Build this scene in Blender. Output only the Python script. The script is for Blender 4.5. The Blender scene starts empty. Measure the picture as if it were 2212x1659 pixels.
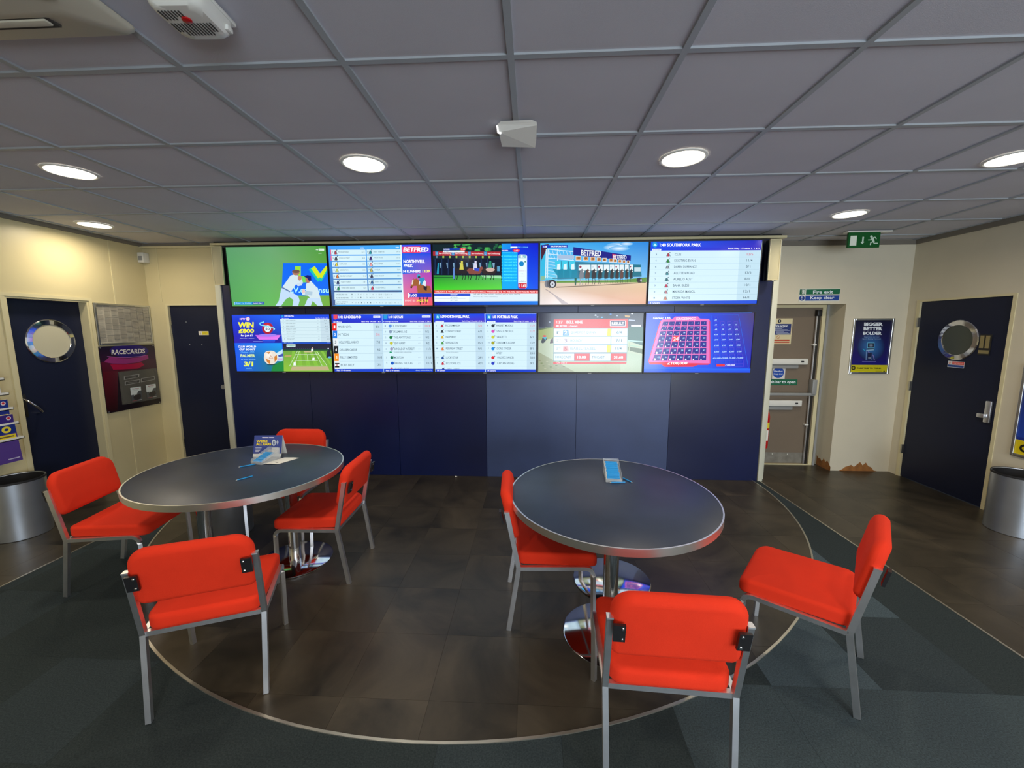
import bpy, bmesh, math, random
import numpy as np
from mathutils import Vector, Matrix
random.seed(7)
PI = math.pi
S = bpy.context.scene
C = S.collection

# ------------------------------------------------------------------ camera, world, big lights, exposure
def cam_axes(yaw, pitch, roll):
    cy, sy = math.cos(yaw), math.sin(yaw)
    f = Vector((-sy*math.cos(pitch), cy*math.cos(pitch), math.sin(pitch)))
    r = Vector((cy, sy, 0)); u = r.cross(f)
    c, s = math.cos(roll), math.sin(roll)
    return c*r + s*u, -s*r + c*u, f
cd = bpy.data.cameras.new('camera'); cam = bpy.data.objects.new('camera', cd); C.objects.link(cam)
r_, u_, f_ = cam_axes(.0506, -.1333, -.0025)
m = Matrix((( r_.x, u_.x, -f_.x, 0), (r_.y, u_.y, -f_.y, 0), (r_.z, u_.z, -f_.z, 1.66), (0, 0, 0, 1)))
cam.matrix_world = m
cd.sensor_width = 36; cd.sensor_fit = 'HORIZONTAL'; cd.lens = 884.6/2212*36; cd.clip_start = .05
S.camera = cam
w = bpy.data.worlds.new('world'); S.world = w; w.use_nodes = True
w.node_tree.nodes['Background'].inputs[0].default_value = (.55, .68, .85, 1)
w.node_tree.nodes['Background'].inputs[1].default_value = .4
S.view_settings.view_transform = 'Standard'; S.view_settings.look = 'None'
S.view_settings.exposure = 0.0; S.view_settings.gamma = 1; S.view_settings.use_curve_mapping = False
LAMP_W = 8.5        # each ceiling downlight
DAY_W = 230.0         # daylight coming through the shopfront behind the camera
CEIL = 2.605
XL, XR, YF = -4.37, 4.15, -3.6      # side walls, front (shop window) wall behind the camera
ld = bpy.data.lights.new('shopfront_daylight', 'AREA'); ld.shape = 'RECTANGLE'; ld.size = 3.4; ld.size_y = 2.0
ld.energy = DAY_W; ld.color = (.80, .90, 1.0)
lo = bpy.data.objects.new('shopfront_daylight', ld); C.objects.link(lo)
lo.location = (2.2, YF-.12, 1.25); lo.rotation_euler = (PI/2, 0, 0)   # shines towards +Y

# ------------------------------------------------------------------ materials
def lin(c):
    return tuple(((v/255)/12.92 if v/255 <= .04045 else ((v/255+.055)/1.055)**2.4) for v in c)
MATS = {}
def mat(name, col, rough=.5, metal=0, spec=.5, noise=0, nscale=8, bump=0, bscale=200, emis=0, emcol=None, alpha=1, trans=0, coat=0, stretch=None, col2=None, detail=6, off=None, dist=0):
    if name in MATS: return MATS[name]
    M = bpy.data.materials.new(name); M.use_nodes = True
    nt = M.node_tree; b = nt.nodes['Principled BSDF']
    b.inputs['Base Color'].default_value = (*col, 1)
    b.inputs['Roughness'].default_value = rough; b.inputs['Metallic'].default_value = metal
    b.inputs['Specular IOR Level'].default_value = spec
    b.inputs['Coat Weight'].default_value = coat
    b.inputs['Transmission Weight'].default_value = trans; b.inputs['Alpha'].default_value = alpha
    if emis:
        b.inputs['Emission Color'].default_value = (*(emcol or col), 1); b.inputs['Emission Strength'].default_value = emis
    tc = nt.nodes.new('ShaderNodeTexCoord'); out = tc.outputs['Object']
    if stretch or off:
        mp = nt.nodes.new('ShaderNodeMapping'); mp.inputs['Scale'].default_value = stretch or (1, 1, 1); mp.inputs['Location'].default_value = off or (0, 0, 0)
        nt.links.new(out, mp.inputs['Vector']); out = mp.outputs['Vector']
    if noise:
        n = nt.nodes.new('ShaderNodeTexNoise'); n.inputs['Scale'].default_value = nscale; n.inputs['Detail'].default_value = detail; n.inputs['Distortion'].default_value = dist
        if dist: n.inputs['Roughness'].default_value = .62
        nt.links.new(out, n.inputs['Vector'])
        r = nt.nodes.new('ShaderNodeValToRGB'); c2 = col2 or tuple(min(1, v*(1+noise)) for v in col)
        r.color_ramp.elements[0].color = (*[v*(1-noise*.7) for v in col], 1); r.color_ramp.elements[1].color = (*c2, 1)
        r.color_ramp.elements[0].position = .3; r.color_ramp.elements[1].position = .72
        nt.links.new(n.outputs['Fac'], r.inputs['Fac']); nt.links.new(r.outputs['Color'], b.inputs['Base Color'])
    if bump:
        n2 = nt.nodes.new('ShaderNodeTexNoise'); n2.inputs['Scale'].default_value = bscale; n2.inputs['Detail'].default_value = 3
        nt.links.new(out, n2.inputs['Vector'])
        bp = nt.nodes.new('ShaderNodeBump'); bp.inputs['Strength'].default_value = bump; bp.inputs['Distance'].default_value = .002
        nt.links.new(n2.outputs['Fac'], bp.inputs['Height']); nt.links.new(bp.outputs['Normal'], b.inputs['Normal'])
    MATS[name] = M; return M
def attr_mat(name, emit):
    M = bpy.data.materials.new(name); M.use_nodes = True; nt = M.node_tree; b = nt.nodes['Principled BSDF']
    a = nt.nodes.new('ShaderNodeAttribute'); a.attribute_name = 'Col'
    if emit:
        b.inputs['Base Color'].default_value = (.004, .004, .005, 1); b.inputs['Roughness'].default_value = .13
        nt.links.new(a.outputs['Color'], b.inputs['Emission Color']); b.inputs['Emission Strength'].default_value = emit
    else:
        nt.links.new(a.outputs['Color'], b.inputs['Base Color']); b.inputs['Roughness'].default_value = .35
    MATS[name] = M; return M
SCREEN = attr_mat('lit_screen', 1.12); PRINT = attr_mat('printed_sheet', 0); LITSIGN = attr_mat('backlit_sign', .55)
navy2 = mat('navy_laminate_painted_sheen', lin((56, 74, 122)), .42, spec=.7, noise=.16, nscale=2, bump=.05, bscale=60)  # window reflection on the two centre panels, painted in as a lighter base colour
navy = mat('navy_laminate', lin((12, 25, 72)), .30, spec=.6, noise=.12, nscale=2.5, bump=.05, bscale=60)
door_blue = mat('navy_door_laminate', lin((22, 28, 52)), .45, spec=.3, bump=.05, bscale=400)
cream = mat('cream_wall_panel', lin((214, 202, 160)), .38, noise=.03, nscale=1.5)
white_wall = mat('off_white_plaster', lin((216, 208, 186)), .6, noise=.03, nscale=3, bump=.08, bscale=120)
cream_trim = mat('cream_painted_trim', lin((220, 210, 170)), .35)
post_m = mat('off_white_post', lin((212, 213, 196)), .35)
grey_trim = mat('grey_edge_trim', lin((120, 114, 104)), .6)
tile_m = mat('mineral_ceiling_tile', lin((202, 202, 212)), .9, spec=.2, noise=.04, nscale=2, bump=.25, bscale=350)
grid_m = mat('ceiling_grid_metal', lin((166, 172, 178)), .5, spec=.5)
vinyls = [mat('worn_slate_vinyl_%s' % n, lin((40, 37, 30)), .36, spec=.45, noise=.4, nscale=1.7, bump=.06, bscale=90, col2=lin(c2), detail=11, off=of, dist=.9)
          for n, c2, of in (('dark', (78, 70, 57), (0, 0, 0)), ('mid', (80, 72, 59), (3.3, 1.7, 0)), ('pale', (83, 74, 60), (7.1, 4.9, 0)))]
floor_base = mat('floor_screed', lin((50, 46, 42)), .8)
chrome = mat('polished_chrome', (.72, .72, .74), .09, 1)
satin_chrome = mat('worn_chrome_tube', (.80, .81, .84), .38, 1, noise=.1, nscale=12)
brushed = mat('brushed_steel_edge', (.88, .87, .83), .36, 1, bump=.25, bscale=7, stretch=(1, 1, .05))
bin_steel = mat('brushed_grey_steel', (.50, .54, .60), .36, .9, noise=.15, nscale=3)
black_pl = mat('black_plastic', (.012, .012, .014), .4)
black_in = mat('dark_bin_inside', (.01, .01, .012), .7)
white_pl = mat('white_plastic', lin((232, 232, 226)), .35)
grey_pl = mat('grey_plastic', lin((150, 152, 152)), .4)
speaker_cream = mat('cream_speaker_grille', lin((205, 196, 160)), .6, bump=.3, bscale=500)
red_fab = mat('red_woven_fabric', lin((226, 52, 24)), .85, spec=.25, noise=.1, nscale=3, bump=.5, bscale=700)
table_m = mat('slate_blue_laminate', lin((40, 50, 70)), .38, spec=.5, noise=.22, nscale=5, bump=.04, bscale=150)
under_m = mat('dark_underside', (.02, .02, .02), .7)
glass_frost = mat('frosted_pane', lin((205, 200, 175)), .55)
glass_dark = mat('dark_grey_pane', lin((74, 80, 72)), .25)
acrylic = mat('clear_acrylic', (.85, .90, .93), .12, alpha=.22, spec=.8)
frame_al = mat('aluminium_snap_frame', (.62, .63, .62), .32, 1)
pen_blue = mat('blue_pen_plastic', lin((36, 158, 232)), .3)
paper = mat('white_paper', lin((238, 236, 228)), .7)
brown_chip = mat('exposed_brown_board', lin((150, 98, 48)), .9, noise=.3, nscale=20)
firedoor_m = mat('grey_brown_door_paint', lin((122, 108, 92)), .5, noise=.05, nscale=2)
kick_m = mat('scuffed_kick_plate', lin((140, 136, 126)), .5, .3, noise=.25, nscale=14)
ext_red = mat('extinguisher_red', lin((200, 20, 24)), .3)
yellow_m = mat('yellow_band', lin((236, 214, 60)), .5)
sofa_black = mat('door_furniture_black', (.02, .018, .015), .35)
gold_m = mat('brass_symbol', lin((190, 178, 130)), .3, .8)
hinge_m = mat('steel_hinge', (.5, .48, .42), .35, 1)
ac_m = mat('cassette_white', lin((196, 190, 172)), .45)
dark_slot = mat('dark_slot', (.05, .045, .04), .8)
red_led = mat('red_button', lin((190, 20, 24)), .3)
diff_m = mat('led_diffuser', (1, .93, .78), .5, emis=9, emcol=(1, .90, .70))

# ------------------------------------------------------------------ geometry helpers
def link(name, me, m=None, parent=None, loc=None, rot=None):
    o = bpy.data.objects.new(name, me); C.objects.link(o)
    if me is not None and m is not None: me.materials.append(m)
    if parent: o.parent = parent
    if loc: o.location = loc
    if rot: o.rotation_euler = rot
    return o
def mesh(name, verts, faces, m=None, parent=None, loc=None, rot=None, smooth=False, fix=True):
    me = bpy.data.meshes.new(name); me.from_pydata([tuple(v) for v in verts], [], faces)
    if fix:
        bm = bmesh.new(); bm.from_mesh(me); bmesh.ops.recalc_face_normals(bm, faces=bm.faces); bm.to_mesh(me); bm.free()
    if smooth:
        me.polygons.foreach_set('use_smooth', [True]*len(me.polygons))
        try: me.set_sharp_from_angle(angle=math.radians(40))
        except Exception: pass
    return link(name, me, m, parent, loc, rot)
BF = [(0,3,2,1),(4,5,6,7),(0,1,5,4),(1,2,6,5),(2,3,7,6),(3,0,4,7)]
def boxv(x0,y0,z0,x1,y1,z1):
    return [(x0,y0,z0),(x1,y0,z0),(x1,y1,z0),(x0,y1,z0),(x0,y0,z1),(x1,y0,z1),(x1,y1,z1),(x0,y1,z1)]
def box(name, x0,y0,z0,x1,y1,z1, m, parent=None, bevel=0, seg=2, **k):
    if not bevel: return mesh(name, boxv(x0,y0,z0,x1,y1,z1), BF, m, parent, **k)
    me = bpy.data.meshes.new(name); me.from_pydata(boxv(x0,y0,z0,x1,y1,z1), [], BF)
    bm = bmesh.new(); bm.from_mesh(me)
    bmesh.ops.bevel(bm, geom=bm.edges[:], offset=bevel, segments=seg, affect='EDGES', profile=.5)
    bmesh.ops.recalc_face_normals(bm, faces=bm.faces); bm.to_mesh(me); bm.free()
    me.polygons.foreach_set('use_smooth', [True]*len(me.polygons))
    try: me.set_sharp_from_angle(angle=math.radians(40))
    except Exception: pass
    return link(name, me, m, parent, k.get('loc'), k.get('rot'))
def boxes(name, L, m, parent=None, **k):
    V, Fc = [], []
    for b in L:
        n = len(V); V += boxv(*b); Fc += [tuple(i+n for i in f) for f in BF]
    return mesh(name, V, Fc, m, parent, **k)
def loft(rings, cap0=True, cap1=True):
    V, Fc = [], []; n = len(rings[0])
    for r in rings: V += r
    for i in range(len(rings)-1):
        for j in range(n):
            a, b = i*n+j, i*n+(j+1) % n
            Fc.append((a, b, b+n, a+n))
    if cap0: Fc.append(tuple(range(n)))
    if cap1: Fc.append(tuple(range((len(rings)-1)*n, len(rings)*n)))
    return V, Fc
def lathe(name, prof, m, parent=None, n=40, cap0=True, cap1=True, sx=1, sy=1, **k):
    rings = [[(r*math.cos(2*PI*j/n)*sx, r*math.sin(2*PI*j/n)*sy, z) for j in range(n)] for r, z in prof]
    V, Fc = loft(rings, cap0, cap1)
    return mesh(name, V, Fc, m, parent, smooth=True, **k)
def fillet(pts, rad, seg=5):
    P = [Vector(p) for p in pts]; out = [P[0]]
    for i in range(1, len(P)-1):
        a, b, c = P[i-1], P[i], P[i+1]; d1 = (a-b).normalized(); d2 = (c-b).normalized()
        ang = d1.angle(d2); t = min(rad/math.tan(ang/2), (a-b).length*.45, (c-b).length*.45)
        p0, p1 = b+d1*t, b+d2*t
        for s in range(seg+1):
            q = s/seg; out.append(p0*(1-q)**2 + b*2*q*(1-q) + p1*q**2)
    out.append(P[-1]); return out
def sweep(name, pts, a, m, parent=None, b=None, n=4, up=(0,0,1), smooth=None, **k):
    P = [Vector(p) for p in pts]; b = b or a; rings = []
    ref = Vector(up)
    for i, p in enumerate(P):
        t = (P[min(i+1, len(P)-1)] - P[max(i-1, 0)]).normalized()
        s = t.cross(ref)
        if s.length < 1e-3: s = t.cross(Vector((0, 1, 0)))
        s.normalize(); v = s.cross(t).normalized()
        if n == 4: offs = [(-a, -b), (a, -b), (a, b), (-a, b)]
        else: offs = [(a*math.cos(2*PI*j/n), b*math.sin(2*PI*j/n)) for j in range(n)]
        rings.append([tuple(p + s*x + v*y) for x, y in offs])
    V, Fc = loft(rings)
    return mesh(name, V, Fc, m, parent, smooth=(n > 4 or bool(smooth)), **k)
def rrect(w, h, r, n=6, r2=None):
    r = min(r, w/2-.0005, h/2-.0005); r2 = r if r2 is None else min(r2, r); pts = []; R1 = r
    for sx, sy, r, a0 in ((1, 1, R1, 0), (-1, 1, R1, 90), (-1, -1, r2, 180), (1, -1, r2, 270)):
        cx, cy = sx*(w/2-r), sy*(h/2-r)
        for i in range(n+1):
            a = math.radians(a0+90*i/n); pts.append((cx+r*math.cos(a), cy+r*math.sin(a)))
    return pts
def pad(name, w, h, r, t, m, parent, dome=.006, edge=.018, bend=None, r2=None, **k):
    """upholstered cushion: rounded-rectangle outline in XY, thickness along Z, soft edges"""
    rings = []; E = 5
    def ring(ins, z):
        return [(x, y, z) for x, y in rrect(w-2*ins, h-2*ins, max(r-ins, .004), 6, None if r2 is None else max(r2-ins, .004))]
    for i in range(E+1):
        a = PI/2*i/E; rings.append(ring(edge*(1-math.sin(a)), edge*(1-math.cos(a))))
    for i in range(E+1):
        a = PI/2*i/E; rings.append(ring(edge*(1-math.cos(a)), t-edge+edge*math.sin(a)))
    for q in (.25, .5, .75, .94):
        ins = edge + (min(w, h)/2-edge-.004)*q
        rings.append(ring(ins, t+dome*math.sin(q*PI/2)))
    V, Fc = loft(rings)
    if bend: V = [bend(*v) for v in V]
    return mesh(name, V, Fc, m, parent, smooth=True, **k)
def thing(name, label, cat, loc=(0,0,0), rotz=0, group=None):
    o = link(name, None, loc=loc, rot=(0, 0, rotz)); o['label'] = label; o['category'] = cat
    if group: o['group'] = group
    return o
def tag(o, label, cat, group=None):
    o['label'] = label; o['category'] = cat
    if group: o['group'] = group
    return o
def struct(o): o['kind'] = 'structure'; return o
def dup(root, loc, rotz, label):
    r = root.copy(); C.objects.link(r); r.location = loc; r.rotation_euler = (0, 0, rotz); r['label'] = label
    for ch in list(root.children):
        c = ch.copy(); C.objects.link(c); c.parent = r
        for g in ch.children:
            d = g.copy(); C.objects.link(d); d.parent = c
    return r

# ------------------------------------------------------------------ flat pictures (screens, posters, signs): coloured polygons in the plane of the sheet
TXT = {}
def text_geo(s, bold, shear):
    k = (s, bold, shear)
    if k in TXT: return TXT[k]
    cu = bpy.data.curves.new('lettering', 'FONT'); cu.body = s; cu.size = 1; cu.offset = bold; cu.shear = shear
    cu.resolution_u = 2; cu.fill_mode = 'FRONT'
    o = bpy.data.objects.new('lettering', cu); C.objects.link(o)
    dg = bpy.context.evaluated_depsgraph_get(); e = o.evaluated_get(dg); me = e.to_mesh()
    V = [(v.co.x, v.co.y) for v in me.vertices]; Fc = [tuple(p.vertices) for p in me.polygons]
    e.to_mesh_clear(); bpy.data.objects.remove(o); bpy.data.curves.remove(cu)
    TXT[k] = (V, Fc); return TXT[k]
def homog(src, dst):
    A = []
    for (x, y), (u, v) in zip(src, dst):
        A.append([x, y, 1, 0, 0, 0, -u*x, -u*y, -u]); A.append([0, 0, 0, x, y, 1, -v*x, -v*y, -v])
    return np.linalg.svd(np.array(A))[2][-1].reshape(3, 3)
STEP = .00003
class Board:
    def __init__(s, W, H, quad=((0,0),(1,0),(1,1),(0,1))):
        s.W, s.H = W, H; s.h = homog(quad, ((0,0),(W,0),(W,H),(0,H))); s.V = []; s.F = []; s.C = []; s.z = 0
    def m(s, x, y):
        a = s.h @ np.array([x, y, 1.]); return a[0]/a[2], a[1]/a[2]
    def raw(s, pts, faces, cols, clip=False):
        n = len(s.V); s.z += STEP
        for x, y in pts:
            u, v = s.m(x, y)
            u = min(max(u, 0), s.W); v = min(max(v, 0), s.H)
            s.V.append((u, -s.z, -v))
        s.F += [tuple(i+n for i in f) for f in faces]
        if not isinstance(cols, list): cols = [cols]*len(pts)
        s.C += [(*lin(c), 1) for c in cols]
    def P(s, pts, col): s.raw(pts, [tuple(range(len(pts)))], col)
    def R(s, x0, y0, x1, y1, col): s.P([(x0,y0),(x1,y0),(x1,y1),(x0,y1)], col)
    def bg(s, c):   # whole sheet
        hi = np.linalg.inv(s.h); pts = []
        for u, v in ((0,0),(s.W,0),(s.W,s.H),(0,s.H)):
            a = hi @ np.array([u, v, 1.]); pts.append((a[0]/a[2], a[1]/a[2]))
        s.raw(pts, [(0,1,2,3)], c)
    def G(s, pts, cols): s.raw(pts, [tuple(range(len(pts)))], cols)
    def E(s, cx, cy, rx, ry, col, n=20, a0=0, a1=360):
        pts = [(cx+rx*math.cos(math.radians(a0+(a1-a0)*i/n)), cy+ry*math.sin(math.radians(a0+(a1-a0)*i/n))) for i in range(n + (0 if a1-a0 == 360 else 1))]
        s.P(pts, col)
    def glow(s, cx, cy, rx, ry, ci, co, n=20):
        pts = [(cx, cy)]+[(cx+rx*math.cos(2*PI*i/n), cy+ry*math.sin(2*PI*i/n)) for i in range(n)]
        s.raw(pts, [(0, 1+i, 1+(i+1) % n) for i in range(n)], [ci]+[co]*n)
    def L(s, pts, w, col):
        for (x0, y0), (x1, y1) in zip(pts, pts[1:]):
            d = math.hypot(x1-x0, y1-y0) or 1; nx, ny = -(y1-y0)/d*w/2, (x1-x0)/d*w/2
            s.P([(x0+nx, y0+ny), (x1+nx, y1+ny), (x1-nx, y1-ny), (x0-nx, y0-ny)], col)
    def T(s, t, x0, y0, x1, y1, col, bold=.0, shear=0, dy=0):
        """text fitted to the box; dy = rise of the baseline from left to right"""
        V, Fc = text_geo(t, bold, shear)
        if not V: return
        ax, bx = min(v[0] for v in V), max(v[0] for v in V); ay, by = min(v[1] for v in V), max(v[1] for v in V)
        sx = (x1-x0)/max(bx-ax, 1e-6); sy = (y1-y0)/max(by-ay, 1e-6)
        s.raw([(x0+(v[0]-ax)*sx, y1-(v[1]-ay)*sy + dy*(v[0]-ax)/max(bx-ax, 1e-6)) for v in V], Fc, col)
    def build(s, name, m, parent=None, loc=None, rot=None):
        me = bpy.data.meshes.new(name); me.from_pydata(s.V, [], s.F)
        a = me.color_attributes.new('Col', 'FLOAT_COLOR', 'POINT')
        a.data.foreach_set('color', np.array(s.C, dtype=np.float32).ravel())
        o = link(name, me, m, parent, loc, rot)
        return o
W_ = (240, 248, 255); WH = (255, 255, 255); INK = (74, 96, 112); ROWC = (205, 232, 245); BL = (10, 60, 225); DB = (8, 24, 150)
YEL = (240, 235, 60); RED = (215, 25, 30)

# ================================================================== SETTING
# floor
fl = struct(box('floor', -5.4, YF-.4, -.12, 5.0, 5.6, -.012, floor_base))
CX0, CY0, CR = -.48, 4.33, 2.9
def disc_region(r, n=72, ymax=4.45):
    a0 = math.asin((ymax-CY0)/r)
    return [(CX0+r*math.cos(a0-(PI+2*a0)*i/n), CY0+r*math.sin(a0-(PI+2*a0)*i/n)) for i in range(n+1)]
def sheet(name, pts, z0, z1, m, parent):
    n = len(pts); V = [(x, y, z0) for x, y in pts]+[(x, y, z1) for x, y in pts]
    return mesh(name, V, [tuple(range(n)), tuple(range(n, 2*n))]+[(i, (i+1) % n, (i+1) % n+n, i+n) for i in range(n)], m, parent)
# carpet tiles, every one a piece; alternate tiles are laid quarter-turned and read lighter or darker
cm = []
for i, c in enumerate([(52, 61, 65), (62, 73, 78), (71, 84, 91), (48, 56, 58)]):
    cm.append(mat('carpet_loop_pile_%s' % ['mid', 'grey', 'light', 'dark'][i], lin(c), .95, spec=.15, noise=.35, nscale=160, bump=1, bscale=500, detail=2))
pat = {}
x = -3.455; xs = [-3.455]
g0 = 1.125
k = math.ceil((-3.455-g0)/.5)
while g0+k*.5 < 2.485:
    if g0+k*.5 > -3.455+.02: xs.append(g0+k*.5)
    k += 1
xs.append(2.485)
ys = [-.225+.5*i for i in range(9)]+[4.45]
for i in range(len(xs)-1):
    for j in range(len(ys)-1):
        x0, x1, y0, y1 = xs[i], xs[i+1], ys[j], ys[j+1]
        far = max(math.hypot(a-CX0, b-CY0) for a in (x0, x1) for b in (y0, y1))
        if far < CR-.03 : continue
        g = .0004
        idx = random.choice([0, 3, 3]) if x0 < 0 else random.choice([0, 1, 2, 3, 2])
        box('carpet_tile', x0+g, y0+g, -.012, x1-g, y1-g, random.choice([0, .0004]), cm[idx], fl)
cb = box('carpet_field', -3.455, YF, -.012, 2.485, -.227, 0, cm[0], fl)
def clip_poly(sub, clip):
    """part of polygon sub inside the convex polygon clip (counter-clockwise)"""
    for (ax, ay), (bx, by) in zip(clip, clip[1:]+clip[:1]):
        inside = lambda p: (bx-ax)*(p[1]-ay)-(by-ay)*(p[0]-ax) >= 0
        out = []
        for p, q in zip(sub, sub[1:]+sub[:1]):
            ip, iq = inside(p), inside(q)
            if ip: out.append(p)
            if ip != iq:
                d1 = (bx-ax)*(p[1]-ay)-(by-ay)*(p[0]-ax); d2 = (bx-ax)*(q[1]-ay)-(by-ay)*(q[0]-ax); t = d1/(d1-d2)
                out.append((p[0]+(q[0]-p[0])*t, p[1]+(q[1]-p[1])*t))
        sub = out
        if not sub: return sub
    return sub
def area(p): return .5*sum(a[0]*b[1]-b[0]*a[1] for a, b in zip(p, p[1:]+p[:1]))
def vinyl_field(region, z):
    if area(region) < 0: region = region[::-1]
    x0, x1 = min(p[0] for p in region), max(p[0] for p in region); y0, y1 = min(p[1] for p in region), max(p[1] for p in region)
    for i in range(math.floor((x0+.46)/.4), math.ceil((x1+.46)/.4)):
        for j in range(math.floor((y0-1.617)/.4), math.ceil((y1-1.617)/.4)):
            a, b = -.46+.4*i+.0005, 1.617+.4*j+.0005
            p = clip_poly([(a, b), (a+.399, b), (a+.399, b+.399), (a, b+.399)], region)
            if len(p) > 2 and area(p) > .0004: sheet('vinyl_tile', p, -.012, z+random.choice([0, .0002]), random.choice(vinyls), fl)
sheet('underlay', disc_region(CR-.002), -.0125, .0012, floor_base, fl)
vinyl_field(disc_region(CR-.001), .0023)
rect = lambda x0, y0, x1, y1: [(x0, y0), (x1, y0), (x1, y1), (x0, y1)]
vinyl_field(rect(2.497, 1.017, 4.16, 5.03), .0013); vinyl_field(rect(-4.45, 1.017, -3.467, 4.6), .0013)
box('vinyl_sheet', 2.497, YF, -.012, 4.2, 1.0165, .0013, vinyls[0], fl)
box('vinyl_sheet', -4.45, YF, -.012, -3.467, 1.0165, .0013, vinyls[0], fl)
# metal threshold strips
out, inn = disc_region(CR+.007), disc_region(CR-.005)
V = []; Fc = []; n = len(out)
for (a, b), (c, d) in zip(out, inn): V += [(a, b, -.01), (a, b, .005), (c, d, .005), (c, d, -.01)]
for i in range(n-1):
    for q in range(4): Fc.append((i*4+q, i*4+(q+1) % 4, i*4+4+(q+1) % 4, i*4+4+q))
strip_m = mat('dull_metal_strip', (.62, .60, .52), .35, .9)
struct(mesh('trim_1', V, Fc, strip_m))
struct(box('trim_2', 2.485, YF, -.01, 2.497, 4.44, .004, strip_m))
struct(box('trim_3', -3.467, YF, -.01, -3.455, 4.44, .004, strip_m))

# walls
def wall(name, boxes_, m): return struct(boxes(name, boxes_, m))
T_ = .14
DL = (3.235, 3.885, 1.945)     # left door opening y0,y1,z
DR = (3.81, 4.685, 1.945)      # right door opening
wl = wall('wall_left', [(XL-T_, YF, 0, XL, DL[0], CEIL+.03), (XL-T_, DL[1], 0, XL, 4.53, CEIL+.03), (XL-T_, DL[0], DL[2], XL, DL[1], CEIL+.03)], cream)
box('joint_strip', XL, 4.148, 0, XL+.004, 4.160, CEIL-.03, cream_trim, wl)
wr = wall('wall_right', [(XR, YF, 0, XR+T_, DR[0], CEIL+.03), (XR, DR[1], 0, XR+T_, 4.82, CEIL+.03), (XR, DR[0], DR[2], XR+T_, DR[1], CEIL+.03)], white_wall)
# left part of the back wall with the narrow door
DM = (-4.175, -3.50, 1.955)
wbl = wall('wall_back_left', [(XL-T_, 4.53, 0, DM[0], 4.67, CEIL+.03), (DM[0], 4.53, DM[2], -3.47, 4.67, CEIL+.03)], cream)
box('joint_strip', -4.212, 4.526, DM[2]+.02, -4.203, 4.53, CEIL-.03, cream_trim, wbl)
# screen wall: carcass plus navy panels
wb = struct(box('wall_back', -3.49, 4.47, 0, 2.53, 4.82, CEIL+.02, black_pl))
px = [-3.43, -2.50, -1.505, -.51, .48, 1.485, 2.465]
for i in range(6):
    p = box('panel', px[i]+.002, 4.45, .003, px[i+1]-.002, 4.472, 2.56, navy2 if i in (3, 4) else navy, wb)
box('post', -3.495, 4.435, 0, -3.43, 4.475, 2.56, post_m, wb, bevel=.003)
box('post', 2.467, 4.435, 0, 2.515, 4.475, 2.56, post_m, wb, bevel=.003)
box('post', 2.515, 4.50, 0, 2.56, 4.56, 2.56, post_m, wb, bevel=.003)
box('end_panel', 2.53, 4.56, 0, 2.545, 4.82, 2.60, cream_trim, wb)
box('head_trim', -3.50, 4.425, 2.567, 2.56, 4.50, 2.592, cream_trim, wb, bevel=.003)
# recessed wall with the fire exit
DF = (2.545, 3.485, 1.93)
wrc = wall('wall_recess', [(DF[1], 4.82, 0, XR+T_, 4.96, CEIL+.03), (2.5, 4.82, DF[2], DF[1], 4.96, CEIL+.03), (DF[1], 4.96, 0, DF[1]+.1, 5.12, 2.1),
                           (2.3, 4.96, DF[2], DF[1]+.1, 5.12, 2.1), (2.3, 4.82, 0, 2.545, 5.12, 2.1)], white_wall)
def chip(x0, x1, heights, y, name='bare_patch', along='x', fixed=0):
    n = len(heights); V = []
    for i, h in enumerate(heights):
        q = x0+(x1-x0)*i/(n-1)
        for d in (0, .0015):
            for z in (0.002, max(h, .004)): V.append((q, y-d, z) if along == 'x' else (y-d, q, z))
    Fc = []
    for i in range(n-1):
        a, b = i*4, i*4+4
        Fc += [(a, a+1, b+1, b), (a+2, b+2, b+3, a+3), (a+1, a+3, b+3, b+1), (a, b, b+2, a+2)]
    mesh(name, V, Fc, brown_chip, wrc)
chip(3.60, 4.02, [.004, .02, .05, .06, .075, .05, .08, .11, .07, .105, .06, .05, .01, .004], 4.82)
chip(4.80, 4.86, [.05, .11], 3.485, along='y'); chip(4.86, 4.95, [.11, .08, .12, .07], 3.485, along='y'); chip(4.95, 5.04, [.07, .10, .09, .12], 3.485, along='y')
# wall behind the camera with the shop window
wf = wall('wall_front', [(XL-T_, YF-.14, 0, XR+T_, YF, .25), (XL-T_, YF-.14, 2.25, XR+T_, YF, CEIL+.03), (XL-T_, YF-.14, .25, .45, YF, 2.25), (3.95, YF-.14, .25, XR+T_, YF, 2.25)], white_wall)
win = struct(boxes('window_1', [(.45, YF-.1, .25, 0.5, YF-.04, 2.25), (3.9, YF-.1, .25, 3.95, YF-.04, 2.25), (2.17, YF-.1, .25, 2.23, YF-.04, 2.25), (.45, YF-.1, .25, 3.95, YF-.04, .3), (.45, YF-.1, 2.2, 3.95, YF-.04, 2.25)], grey_pl))

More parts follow.
